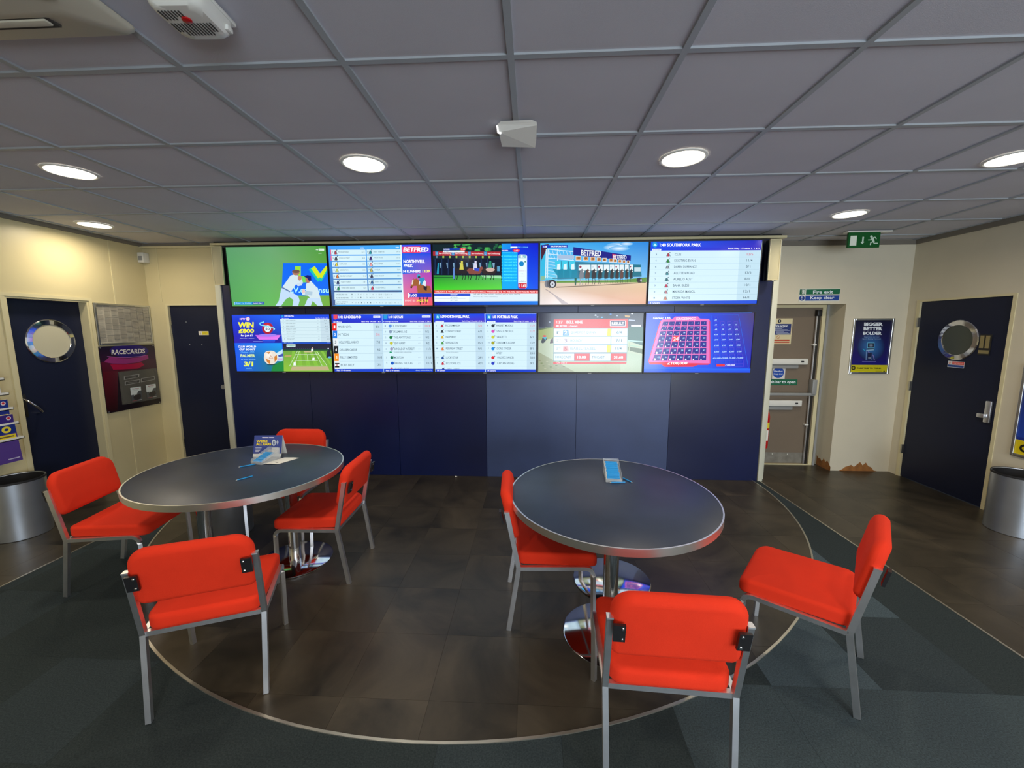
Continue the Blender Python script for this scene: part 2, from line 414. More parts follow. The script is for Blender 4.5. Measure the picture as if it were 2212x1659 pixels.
# ceiling: slab, tee grid and one object per tile
ce = struct(box('ceiling', XL-T_, YF-.14, CEIL+.05, XR+T_, 5.12, CEIL+.12, tile_m))
gx0, gy0 = -.0813, 1.5742
xs = [gx0+.6*i for i in range(-7, 8)]; ys = [gy0+.6*i for i in range(-8, 6)]
xe = [XL]+[v for v in xs if XL+.03 < v < XR-.03]+[XR]; ye = [YF]+[v for v in ys if YF+.03 < v < 4.78]+[4.82]
for x in xe[1:-1]: box('grid_bar', x-.012, YF, CEIL, x+.012, 4.82 if x > 2.5 else 4.50, CEIL+.012, grid_m, ce)
for y in ye[1:-1]: box('grid_bar', XL, y-.012, CEIL+.0003, XR, y+.012, CEIL+.0115, grid_m, ce)
tile_cache = {}
for i in range(len(xe)-1):
    for j in range(len(ye)-1):
        x0, x1, y0, y1 = xe[i], xe[i+1], ye[j], ye[j+1]
        if y1 > 4.5 and x1 < 2.5: y1 = 4.53
        key = (round(x1-x0, 3), round(y1-y0, 3))
        a, b = (x1-x0)/2-.010, (y1-y0)/2-.010
        if key not in tile_cache:
            o = box('ceiling_tile', -a, -b, 0, a, b, .015, tile_m, ce); tile_cache[key] = o.data
        else: o = link('ceiling_tile', tile_cache[key], None, ce)
        o.location = ((x0+x1)/2, (y0+y1)/2, CEIL+.0075+random.choice([0, .0006, .001]))
        if random.random() < .25: o.rotation_euler = (random.uniform(-.0015, .0015), random.uniform(-.0015, .0015), 0)
struct(boxes('trim_4', [(XL, YF, CEIL-.028, XL+.022, 4.53, CEIL+.004), (XL, 4.505, CEIL-.028, -3.49, 4.53, CEIL+.004)], grey_trim))
struct(boxes('trim_5', [(XR-.022, YF, CEIL-.045, XR, 4.82, CEIL+.004), (2.55, 4.80, CEIL-.045, XR, 4.82, CEIL+.004)], grey_trim))
struct(box('trim_6', -4.37, 4.49, CEIL-.045, -3.49, 4.507, CEIL-.026, cream_trim))

# ------------------------------------------------------------------ doors
def ring_geo(name, cx, cz, ro, ri, t, m, parent, n=40, y=0):
    prof = [(ri, 0), (ri, -.8), (ri+(ro-ri)*.08, -1), (ri+(ro-ri)*.85, -.75), (ro, -.35), (ro, 0)]
    V = []; Fc = []; k = len(prof)
    for i in range(n):
        a = 2*PI*i/n
        for r, d in prof: V.append((cx+r*math.cos(a), y+d*t, cz+r*math.sin(a)))
    for i in range(n):
        for q in range(k): Fc.append((i*k+q, i*k+(q+1) % k, ((i+1) % n)*k+(q+1) % k, ((i+1) % n)*k+q))
    return mesh(name, V, Fc, m, parent)
def disc_xz(name, cx, cz, r, y0, y1, m, parent, n=36):
    rings = [[(cx+r*math.cos(2*PI*i/n), yy, cz+r*math.sin(2*PI*i/n)) for i in range(n)] for yy in (y0, y1)]
    V, Fc = loft(rings); return mesh(name, V, Fc, m, parent)
# local door frame: x along the wall (viewer's right), y into the wall, z up
# door_1, toilet door in the left wall (recessed)
d1 = struct(link('door_1', None, loc=(XL, DL[0], 0), rot=(0, 0, PI/2)))
wd = DL[1]-DL[0]
box('door_leaf', .0, .085, .008, wd, .125, DL[2], door_blue, d1)
boxes('door_lining', [(-.002, 0, 0, .016, .085, DL[2]-.016), (wd-.016, 0, 0, wd+.002, .085, DL[2]-.016), (-.002, 0, DL[2]-.016, wd+.002, .085, DL[2]+.001)], cream_trim, d1)
boxes('architrave', [(-.03, -.008, 0, -.001, .0, DL[2]), (wd+.001, -.008, 0, wd+.03, .0, DL[2]), (-.03, -.008, DL[2]+.0005, wd+.03, .0, DL[2]+.03)], cream_trim, d1)
ring_geo('porthole_ring', .36, 1.56, .20, .150, .012, chrome, d1, n=32, y=.085)
disc_xz('porthole_pane', .36, 1.56, .151, .080, .086, glass_frost, d1)
h = sweep('pull_handle', fillet([(.075, .083, 1.06), (.075, .035, 1.05), (.12, .02, .99), (.17, .03, .93), (.17, .083, .92)], .03), .009, chrome, d1, n=10)
box('handle_plate', .055, .078, .90, .10, .085, 1.10, sofa_black, d1, bevel=.003)
# door_2, narrow door left of the screen wall
d2 = struct(link('door_2', None, loc=(DM[0], 4.53, 0)))
wd2 = DM[1]-DM[0]
box('door_leaf', .032, .02, .008, wd2+.004, .06, DM[2]-.02, door_blue, d2)
boxes('door_frame', [(0, -.006, 0, .03, .06, DM[2]-.02), (0, -.006, DM[2]-.02, wd2+.004, .06, DM[2])], cream_trim, d2)
box('hinge', .027, .008, 1.62, .036, .021, 1.72, hinge_m, d2); box('hinge', .027, .008, .28, .036, .021, .38, hinge_m, d2)
disc_xz('door_knob', wd2-.07, 1.005, .026, -.022, .02, satin_chrome, d2, 20)
disc_xz('screw_cap', .21, 1.75, .004, .017, .02, white_pl, d2, 10); disc_xz('screw_cap', .225, 1.49, .004, .017, .02, white_pl, d2, 10); disc_xz('screw_cap', .37, 1.49, .004, .017, .02, white_pl, d2, 10)
b = Board(.12, .045, ((0,0),(100,0),(100,36),(0,36))); b.bg((236, 232, 220)); b.R(34, 3, 98, 33, (232, 214, 40))
b.P([(10, 29), (26, 29), (18, 8)], (90, 86, 60)); b.P([(12.5, 27.5), (23.5, 27.5), (18, 12)], (236, 220, 120)); b.R(17, 16, 19, 24, (60, 60, 50))
for i in range(3): b.R(40, 9+7*i, 88-9*i, 11+7*i, (150, 140, 40))
b.build('warning_label', PRINT, d2, (.345, .0185, 1.645))
# door_4, right-hand door
d4 = struct(link('door_4', None, loc=(XR, DR[1], 0), rot=(0, 0, -PI/2)))
wd4 = DR[1]-DR[0]
box('door_leaf', .012, .012, .008, wd4-.012, .052, DR[2]-.01, door_blue, d4)
boxes('door_frame', [(-.03, -.006, 0, .010, .06, DR[2]-.008), (wd4-.010, -.006, 0, wd4+.02, .06, DR[2]-.008), (-.03, -.006, DR[2]-.008, wd4+.02, .06, DR[2]+.012)], cream_trim, d4)
ring_geo('porthole_ring', .435, 1.542, .195, .146, .014, chrome, d4, n=32, y=.012)
disc_xz('porthole_pane', .435, 1.542, .147, .006, .013, glass_dark, d4)
for z in (1.72, 1.03, .32): box('hinge', -.002, -.012, z-.05, .014, .012, z+.05, hinge_m, d4)
box('lock_plate', wd4-.095, -.012, .80, wd4-.045, .012, 1.0, satin_chrome, d4, bevel=.006)
box('thumb_turn', wd4-.135, -.035, .84, wd4-.07, -.010, .88, satin_chrome, d4, bevel=.008)
sg = box('facilities_sign', .635, .007, 1.41, .735, .012, 1.60, sofa_black, d4)
boxes('brass_plate', [(.642, .004, 1.475, .675, .008, 1.59), (.69, .004, 1.475, .723, .008, 1.59), (.64, .004, 1.425, .728, .008, 1.455)], gold_m, sg)
b = Board(.16, .062, ((0,0),(170,0),(170,64),(0,64))); b.bg((225, 232, 240)); b.R(45, 4, 166, 34, (226, 62, 56)); b.R(2, 38, 166, 60, (30, 70, 150))
b.T('NO UNAUTHORISED ENTRY', 50, 12, 160, 28, (255, 225, 220)); b.E(22, 20, 14, 14, (235, 210, 205)); b.L([(14, 27), (30, 12)], 4, (220, 60, 60))
b.build('door_sign', PRINT, d4, (.37, .0105, 1.335))
# door_3, fire exit with push bar
d3 = struct(link('door_3', None, loc=(2.45, 5.04, 0)))
box('door_leaf', 0, 0, .012, .925, .045, 1.90, firedoor_m, d3)
boxes('door_frame', [(.925, -.02, 0, .985, .05, 1.90), (0, -.02, 1.90, .985, .05, 1.93)], cream_trim, d3)
box('frame_rebate', .965, -.035, 0, .99, -.018, 1.93, grey_pl, d3)
box('door_sill', .0, -.03, 0, .96, .04, .012, cream_trim, d3)
box('kick_plate', .02, -.004, .02, .87, .001, .15, kick_m, d3)
disc_xz('screw_cap', .50, .13, .006, -.008, -.003, white_pl, d3, 10); disc_xz('screw_cap', .68, .13, .006, -.008, -.003, white_pl, d3, 10)
boxes('bolt_rod', [(.855, -.035, .02, .867, -.02, .90), (.855, -.035, 1.05, .867, -.02, 1.86)], satin_chrome, d3)
boxes('bolt_channel', [(.87, -.03, .02, .90, -.002, .90), (.87, -.03, 1.05, .90, -.002, 1.80)], sofa_black, d3)
boxes('rod_guide', [(.84, -.038, 1.46, .88, -.002, 1.48), (.83, -.038, .50, .875, -.002, .515)], white_pl, d3)
box('push_bar', .10, -.075, .868, .90, -.05, .90, grey_pl, d3, bevel=.004)
box('bar_housing', .85, -.085, .88, .905, -.002, 1.06, grey_pl, d3, bevel=.01)
box('bar_catch', .85, -.055, 1.80, .90, -.002, 1.87, black_pl, d3, bevel=.006)
for z, w0, w1 in ((1.27, .20, .795), (.77, .20, .77)):
    q = box('door_closer', w0, -.05, z-.035, w1, -.002, z+.035, white_pl, d3, bevel=.006)
    box('closer_lock', w1-.08, -.058, z-.008, w1-.05, -.05, z+.010, black_pl, q, bevel=.003)
    box('lower_rail', w0, -.03, z-.085, w1-.09, -.002, z-.04, grey_pl, q, bevel=.008)
b = Board(.24, .30, ((0,0),(240,0),(240,300),(0,300))); b.bg((226, 214, 172)); b.R(8, 62, 228, 190, (28, 52, 122)); b.E(90, 30, 20, 20, (20, 24, 40)); b.R(87, 18, 93, 32, W_); b.R(87, 35, 93, 40, W_)
b.T('Fire action', 40, 72, 190, 98, W_, .02)
for i, q in enumerate([(60, 150), (30, 130), (30, 190), (40, 215), (60, 150), (60, 200), (60, 215)]): b.R(q[0], 106+11*i, q[1], 110+11*i, (190, 200, 225))
b.R(80, 179, 220, 186, (230, 226, 205)); b.E(90, 217, 20, 20, (190, 70, 40)); b.E(90, 217, 16, 16, (226, 214, 172)); b.L([(78, 206), (102, 230)], 4, (190, 70, 40))
b.R(8, 246, 222, 264, (196, 70, 38)); b.R(8, 276, 222, 286, (196, 70, 38))
b.build('fire_action_notice', PRINT, d3, (.455-.09, -.004, 1.775))
b = Board(.15, .15, ((0,0),(150,0),(150,150),(0,150))); b.bg((228, 226, 220)); b.E(72, 75, 64, 66, (14, 76, 180), 32)
b.T('Fire door', 22, 48, 122, 68, W_, .02); b.T('keep shut', 20, 80, 124, 104, W_, .02)
b.build('fire_door_notice', PRINT, d3, (.42, -.004, 1.21))
b = Board(.38, .07, ((0,0),(380,0),(380,70),(0,70))); b.bg((14, 104, 72)); b.T('Push bar to open', 22, 14, 360, 60, W_, .025)
b.build('push_bar_notice', PRINT, d3, (.34, -.004, 1.055))

# ================================================================== LIGHTS IN THE CEILING
def downlight(x, y, label):
    t = thing('downlight', label, 'ceiling light', (x, y, CEIL+.0075), 0, 'downlights behind the photographer' if y < 1 else 'round ceiling downlights')
    lathe('trim_ring', [(.128, -.001), (.128, -.006), (.118, -.010), (.112, -.008), (.112, .0)], white_pl, t, 40, False, False)
    lathe('diffuser', [(.0005, -.0045), (.112, -.0045), (.112, -.001)], diff_m, t, 40, True, False)
    l = bpy.data.lights.new('downlight_lamp', 'AREA'); l.shape = 'DISK'; l.size = .21; l.energy = LAMP_W; l.color = (1, .87, .66)
    try: l.spread = math.radians(165)
    except Exception: pass
    lo = bpy.data.objects.new('downlight_lamp', l); C.objects.link(lo); lo.parent = t; lo.location = (0, 0, -.013)
    return t
TX = lambda k: gx0+.3+.6*k
for x, y, lab in [(-2.80, 2.49, 'lit round downlight in the ceiling nearer the left edge, left of the television wall'),
                  (-.98, 2.474, 'lit round downlight left of the faceted ceiling sensor'),
                  (.84, 2.495, 'lit round downlight right of the faceted ceiling sensor'),
                  (2.71, 2.60, 'lit round downlight half cut off by the right edge of the photo'),
                  (-3.985, 3.69, 'small far lit downlight over the blue toilet door'),
                  (2.65, 3.735, 'small far lit downlight in front of the green exit sign')]:
    downlight(x, y, lab)
for x in (TX(-6), TX(0)-1.2, TX(1)+.6, TX(5)):
    for y in (.374, -1.426, -2.9):
        downlight(x, y, 'lit round downlight in the ceiling behind the photographer')

# ================================================================== TELEVISIONS
TW, TH = 1.088, .616
def tv(col, row, draw, quad, label):
    if row == 0: x0, zt, tilt = -3.263+1.1085*col+.010, 2.527, math.radians(1.7)
    else: x0, zt, tilt = -3.283+1.1102*col+.011, 1.821, math.radians(.3)
    t = thing('television', label, 'television', (x0, 4.345 if row == 0 else 4.352, zt-TH), 0, None)
    t.rotation_euler = (tilt, 0, 0)
    box('housing', -.006, .008, -.016, TW+.006, .045, TH+.006, black_pl, t, bevel=.003)
    boxes('bezel', [(-.007, -.002, -.017, TW+.007, .010, -.0005), (-.007, -.002, TH+.0005, TW+.007, .010, TH+.007),
                    (-.007, -.002, -.001, -.0005, .010, TH+.001), (TW+.0005, -.002, -.001, TW+.007, .010, TH+.001)], black_pl, t)
    box('maker_badge', TW/2-.018, -.004, -.014, TW/2+.018, -.002, -.007, grey_pl, t)
    box('wall_bracket', TW*.3, .045, TH*.2, TW*.7, .098, TH*.75, black_pl, t)
    b = Board(TW, TH, quad); draw(b)
    b.build('screen', SCREEN, t, (0, .007, TH))
    return t
def silk(b, x, y, w, h, col, col2=None):
    b.P([(x-w*.18, y-h*.3), (x+w*.18, y-h*.3), (x+w*.28, y+h*.5), (x-w*.28, y+h*.5)], col)
    b.P([(x-w*.18, y-h*.3), (x-w*.5, y+h*.45), (x-w*.38, y+h*.5), (x-w*.1, y-h*.05)], col2 or col)
    b.P([(x+w*.18, y-h*.3), (x+w*.5, y+h*.45), (x+w*.38, y+h*.5), (x+w*.1, y-h*.05)], col2 or col)
    b.E(x+w*.35, y-h*.42, w*.13, h*.12, (70, 80, 100), 8)
def listing(b, rows, top, bot, xl, xr, xo, xs_, title, tbox, sub, subr, odds_w, tc=W_, names_x=None):
    pass

def d_cricket(b):
    b.bg((92, 166, 96))
    b.G([(12,120),(900,100),(900,1315),(150,1322)], [(88,150,104),(104,160,112),(96,180,90),(78,160,84)])
    b.G([(900,100),(2065,80),(2165,1310),(900,1315)], [(104,160,112),(74,150,56),(112,170,64),(96,180,90)])
    b.P([(1185,435),(2090,435),(2140,1095),(1150,1100)], (8,104,238))
    b.P([(1430,500),(1550,500),(1550,700),(1500,700),(1430,560)], (150,215,60)); b.P([(1500,700),(1660,700),(1680,830),(1580,830),(1500,780)], (110,210,90))
    b.L([(1750,540),(1940,790),(2110,560)], 90, (20,190,170)); b.L([(1800,520),(1945,720),(2110,510)], 90, (205,225,30))
    b.T('LV.com/insu', 1330, 930, 2135, 1040, (170,240,255), .02)
    bod = (206,224,232); sh = (170,196,215)
    b.P([(1170,930),(1340,690),(1400,670),(1500,690),(1480,830),(1340,1030),(1160,950)], bod)
    b.P([(1150,950),(1340,1020),(1500,1110),(1530,1200),(1500,1312),(1380,1312),(1400,1190),(1320,1130),(1240,1180),(1150,1310),(1030,1312),(1100,1210)], (188,214,240))
    b.L([(1160,930),(1330,1020)], 26, (90,120,170))
    b.L([(1400,720),(1520,870)], 90, bod); b.L([(1480,880),(1570,860),(1540,740)], 60, (196,214,228)); b.E(1450,630,75,55,(170,120,100)); b.E(1450,605,80,35,(110,80,70)); b.E(1530,740,40,50,(190,130,110))
    b.P([(1660,860),(1760,800),(1900,950),(1960,1150),(1780,1190),(1700,1100),(1580,1080),(1580,990),(1660,1010)], bod)
    b.P([(1700,1150),(1960,1150),(2010,1308),(1900,1308),(1800,1210),(1760,1308),(1630,1310)], (190,215,240))
    b.L([(1640,1040),(1790,1060)], 80, sh); b.E(1700,770,55,70,(176,116,96)); b.P([(1615,710),(1680,680),(1760,690),(1770,790),(1720,800),(1680,740)], (10,20,110)); b.E(1610,1010,30,45,(226,190,190))
    b.R(185,1232,560,1288,(40,150,215)); b.R(560,1226,805,1284,(10,80,170)); b.R(185,1232,200,1290,(200,240,255))
    b.T('Eng  v India', 225,1244,540,1274,(180,225,250)); b.T('Lunch Day 5', 580,1242,780,1272,W_,.01)
    b.T('sky', 1860,145,1910,175,W_,.02); b.R(1918,138,2030,178,(235,250,240)); b.T('sports',1928,148,2020,170,(80,150,80)); b.T('LIVE', 1915,225,1980,242,(225,240,225))
tv(0, 0, d_cricket, ((12,120),(2065,80),(2165,1310),(150,1322)), 'wall television showing two white-clad cricketers on green grass, top left')

def d_card(b):
    b.bg((70,160,225)); b.G([(48,75),(1510,60),(1545,990),(130,1285)], [(60,150,240),(70,170,240),(90,140,190),(70,90,140)])
    left = ['PECKHAM HIGH','CONWAY STREET','HARPURHEY','KENSINGTON','RENFREW STREET','TIGHT TYRANT','WIDE OPEN SPACES']; right = ['SAINT TABITHA','MAJOR MOSES','FISH SUPPER','VANZLER','DARK KNIGHT','LUCKY STAR','BOLSOVER ICE']
    lo = ['5/1','6/1','13/2','15/2','9/1','14/1','12/1']; ro = ['14/1','16/1','16/1','22/1','25/1','28/1','40/1']
    cl = [(176,60,80),(40,30,50),(225,205,60),(200,210,120),(225,120,50),(30,50,120),(30,140,90)]; cr = [(40,150,160),(60,40,110),(230,160,160),(190,180,90),(50,50,80),(50,110,170),(215,60,90)]
    for i in range(7):
        y0 = 150+i*120.5; y1 = y0+100; xa = 112+i*9.5; xb = 808+i*6.5; xc = 828+i*7; xd = 1515+i*5
        if i < 2: b.R(xa-14, y0, xa+2, y1, (235,80,120))
        b.P([(xa,y0+4),(xb,y0),(xb+5,y1-2),(xa+8,y1+4)], (205,232,240)); b.P([(xc,y0-2),(xd,y0-8),(xd+4,y1-10),(xc+6,y1-4)], (200,230,240))
        b.T(str((i*3) % 11+2), xa+25, y0+35, xa+42, y0+68, (70,90,110)); silk(b, xa+92, y0+50, 72, 92, cl[i], (60,70,90))
        b.T(left[i], xa+150, y0+35, xa+150+17*len(left[i]), y0+62, (84,110,130)); b.T(lo[i], xb-75, y0+35, xb-22, y0+62, (84,110,130))
        b.T(str((i*5) % 9+1), xc+22, y0+28, xc+38, y0+58, (70,90,110)); silk(b, xc+80, y0+44, 72, 90, cr[i], (60,70,100))
        b.T(right[i], xc+140, y0+30, xc+140+17*len(right[i]), y0+56, (84,110,130)); b.T(ro[i], xd-80, y0+26, xd-24, y0+54, (84,110,130))
    b.T('WIN',705,104,775,130,W_,.02); b.T('WIN',1418,92,1485,118,W_,.02)
    b.R(160,975,1548,1000,(60,80,120)); b.R(180,1008,1556,1160,(205,230,240)); b.R(194,1170,1562,1262,(205,230,240))
    b.T('RACE CARD NO.',206,1042,450,1070,INK,.01); b.T('RUNS SINCE WIN',210,1110,470,1138,INK,.01)
    for i, (p, q) in enumerate(zip('1 2 3 4 5 6 7 8 9 10 11 12 13 14'.split(), '5 4 0 1 2 3 16 13 5 24 2 2 14 6'.split())):
        x = 528+61*i; b.T(p, x, 1040, x+(14 if len(p) < 2 else 34), 1068, INK); b.T(q, x, 1104, x+(14 if len(q) < 2 else 34), 1132, INK)
    b.T('LAST 16 WINNING',218,1196,452,1216,INK,.01); b.T('RACE CARD NO.',218,1228,410,1248,INK,.01)
    for i, p in enumerate('9 11 8 1 2 1 1 3 9 11 6 2 12 3 4 2'.split()):
        x = 536+62*i; b.T(p, x, 1206, x+(14 if len(p) < 2 else 34), 1232, INK)
    b.P([(1512,55),(1538,55),(1590,1278),(1562,1278)], (215,240,250))
    b.G([(1538,52),(2125,45),(2175,1272),(1590,1278)], [(50,80,225),(20,60,230),(235,80,90),(240,120,130)]); b.G([(1545,220),(2130,215),(2145,600),(1560,640)], [(20,90,225),(30,70,220),(130,90,190),(40,100,220)])
    b.P([(1550,92),(1920,80),(1925,210),(1560,220)], (225,60,110)); b.T('BETFRED',1572,98,2088,192,WH,.04,.15)
    b.T('NORTHWELL',1578,352,2015,420,WH,.03); b.T('PARK',1585,440,1770,500,WH,.03); b.T('14 RUNNERS',1576,560,1925,612,WH,.03); b.T('13:39',1965,556,2112,610,(250,245,110),.03)
    br = (156,92,50)
    b.P([(1720,910),(1760,800),(1770,750),(1850,730),(1990,870),(2120,880),(2155,1010),(2160,1030),(1870,1030),(1850,880),(1790,880),(1750,925)], br); b.P([(1760,760),(1785,755),(1770,850),(1745,850)], (225,215,200)); b.P([(1780,740),(1782,720),(1800,745)], br); b.P([(1830,740),(1840,722),(1850,745)], br)
    b.P([(1720,890),(1760,890),(1750,925),(1725,925)], (40,30,30)); b.P([(1985,880),(2060,890),(2050,980),(1990,950)], (30,30,45))
    b.P([(1905,720),(2000,700),(2035,800),(2020,870),(1950,860),(1900,800)], (50,140,190)); b.P([(2010,760),(2040,800),(2030,890),(1960,850),(1980,800)], (215,225,235)); b.E(1885,680,38,38,(60,160,200)); b.E(1895,700,26,22,(60,50,60)); b.L([(1910,790),(1900,850)], 20, (220,225,235))
    b.L([(1900,1040),(1930,1260)], 26, (70,40,50)); b.L([(1990,1040),(1980,1240)], 24, (90,40,50)); b.L([(2080,1050),(2040,1250)], 24, (70,40,50)); b.R(1590,1120,2165,1125,(235,90,100))
    b.R(1672,1025,1690,1120,WH); b.R(1698,1028,2150,1108,(14,50,190)); b.T('1:00',1705,1042,1858,1102,WH,.03)
    b.T('EVENT ID:',1615,1160,1825,1196,(250,215,215),.02); b.T('3423795',1845,1155,2085,1200,(250,240,70),.03)
tv(1, 0, d_card, ((48,75),(2125,45),(2175,1272),(130,1285)), 'wall television listing fourteen runners beside a brown horse, second in the top row')

def d_gates(b):
    b.bg((10,30,60)); b.R(60,90,1410,330,(12,34,40)); random.seed(3)
    for i in range(26): b.E(random.uniform(400,1400), random.uniform(90,215), random.uniform(20,60), random.uniform(12,34), random.choice([(50,140,70),(70,170,80),(30,90,60)]), 8)
    b.R(60,235,1395,318,(170,40,50)); 
    for x in (180,500,820,1140): b.T('BarOneRacing', x, 256, x+236, 296, (245,215,220), .015)
    for x in (105,425,745,1065): b.R(x,235,x+58,312,(40,130,190)); b.T('12',x+14,252,x+44,290,(180,220,240))
    b.R(65,318,1395,372,(20,40,50)); b.R(65,372,1400,700,(8,20,42)); 
    for i in range(9):
        x = 90+130*i; b.R(x,378,x+22,690,(22,44,80)); b.P([(x+100,455),(x+150,455),(x+140,570),(x+118,560)], (120,160,190)); b.R(x+25,320,x+60,362,(150,180,80) if i > 0 else (90,120,150))
    b.P([(155,460),(178,460),(172,680),(130,680)], (30,140,170)); b.G([(66,700),(1400,705),(1420,980),(80,992)], [(40,130,50),(80,170,90),(90,215,70),(60,205,40)])
    b.P([(1000,700),(1400,700),(1410,760),(1050,740)], (150,215,160)); b.R(70,735,470,752,(14,90,40))
    def horse(x, col, rider, leg=(20,22,30)):
        b.P([(x,600),(x+60,560),(x+230,575),(x+300,520),(x+330,560),(x+290,640),(x+250,680),(x+60,680)], col)
        for dx in (30, 80, 190, 240): b.L([(x+dx,670),(x+dx+12,730),(x+dx-4,790)], 13, leg)
        b.P([(x+130,590),(x+150,460),(x+200,460),(x+215,590)], rider); b.E(x+180,438,22,22,rider)
    horse(450,(34,28,36),(205,200,80)); horse(720,(130,70,60),(205,205,225)); horse(1010,(44,30,34),(40,140,110)); b.E(1190,590,90,40,(200,170,160)); b.P([(870,560),(980,560),(960,620),(880,610)], (40,70,190)); b.L([(470,560),(470,770)], 34, (90,130,200)); b.R(1325,520,1378,620,(80,150,190))
    b.P([(270,178),(600,165),(600,205),(270,215)], (14,60,170)); b.T('NAVAN',270,178,385,206,WH,.02); b.E(650,190,65,28,(225,50,60)); b.T('1:40',615,176,690,204,WH,.02); b.R(260,220,685,252,(225,235,240)); b.T('5f 182y',275,228,365,246,INK)
    b.G([(1415,75),(2140,65),(2135,975),(1425,975)], [(20,150,235),(10,40,225),(10,60,220),(0,150,240)]); b.G([(1600,75),(2140,65),(2135,975),(1740,975)], [(10,50,215),(8,20,200),(10,80,235),(10,110,235)])
    b.R(1420,190,1640,235,(14,70,205)); b.T('NAVAN',1420,200,1540,228,WH,.02); b.E(1705,212,70,34,(230,30,80)); b.T('1:40',1668,198,1742,228,(255,200,210),.02)
    b.R(1590,135,1725,165,(225,245,255)); b.T('PRE | 13:39:40',1735,135,1940,160,(120,215,255),.01)
    b.R(1422,240,1730,970,(4,166,240)); b.T('RUNNERS  5f 182y',1440,246,1720,262,(100,225,255))
    nm = ['EL FONTENARO','SKILLMAN','THIS AINT','SENO HARRY','BUNDLE OF','MCINTOSH','RAISING','BLUE MIRAGE','CERAVALLO']
    for i, t in enumerate(nm):
        y = 312+60*i; b.R(1430,y-8,1722,y+34,(10,180,245)); b.T('%d' % (i+1),1412,y,1432,y+26,(90,240,255)); b.T(t,1468,y,1625,y+26,(90,240,255),.01); b.T(['10/3','9/2','9/2','9/2','11/2','10/1','11/1','11/1','20/1'][i],1645,y,1715,y+26,(90,240,255),.01)
    b.P([(1740,310),(1770,290),(1890,292),(1918,320),(1915,930),(1890,955),(1770,955),(1740,930)], (225,242,250)); b.R(1742,296,1900,362,(140,190,205)); b.T('8.',1795,305,1850,356,WH,.02); b.E(1808,472,50,50,(10,130,195)); b.E(1880,432,14,14,(20,120,110))
    b.T('MAXIMUM 11',1752,604,1892,622,(190,150,160)); b.T('T: MR E',1775,662,1868,678,(120,140,150)); b.T('J: LEAHY',1765,706,1882,722,(170,160,170)); b.T('W. J.',1800,792,1848,808,(60,80,90)); b.T('SANDRICK',1758,814,1892,832,(60,80,90))
    b.P([(1742,855),(1910,855),(1908,930),(1885,955),(1770,955),(1742,930)], (205,24,50)); b.T('11/1',1768,872,1886,932,WH,.04)
    b.R(82,992,2135,1055,(222,60,66)); b.T('DELIGHT & WAY JUICE HEAVEN ON 157 RACE WINNER BETS. W: WE ARE BETTING IN PLAY O',108,1008,2130,1044,(255,215,215),.02)
    b.R(85,1055,2135,1220,(214,232,242)); b.P([(85,1065),(790,1062),(802,1085),(790,1105),(85,1108)], (20,70,205)); b.T('CRICKET',400,1070,542,1096,W_,.02)
    b.R(90,1112,770,1216,(232,244,250)); b.L([(100,1162),(700,1160)], 4, (150,180,200)); b.T('BETFRED',404,1126,545,1150,(110,140,160)); b.T('BETFRED',404,1178,548,1202,(110,140,160))
    b.T('WE ARE BETTING IN PLAY ON ENGLAND V INDIA ON THE',860,1060,1785,1084,(70,90,105)); b.T('SPORTS BETTING TERMINALS',860,1108,1340,1130,(140,160,175))
    b.G([(85,1222),(2135,1205),(2132,1275),(90,1290)], [(8,30,170),(10,130,230),(10,110,225),(10,20,150)])
tv(2, 0, d_gates, ((52,98),(2140,65),(2130,1275),(90,1290)), 'wall television with horses walking before starting stalls and a red ticker, top middle')

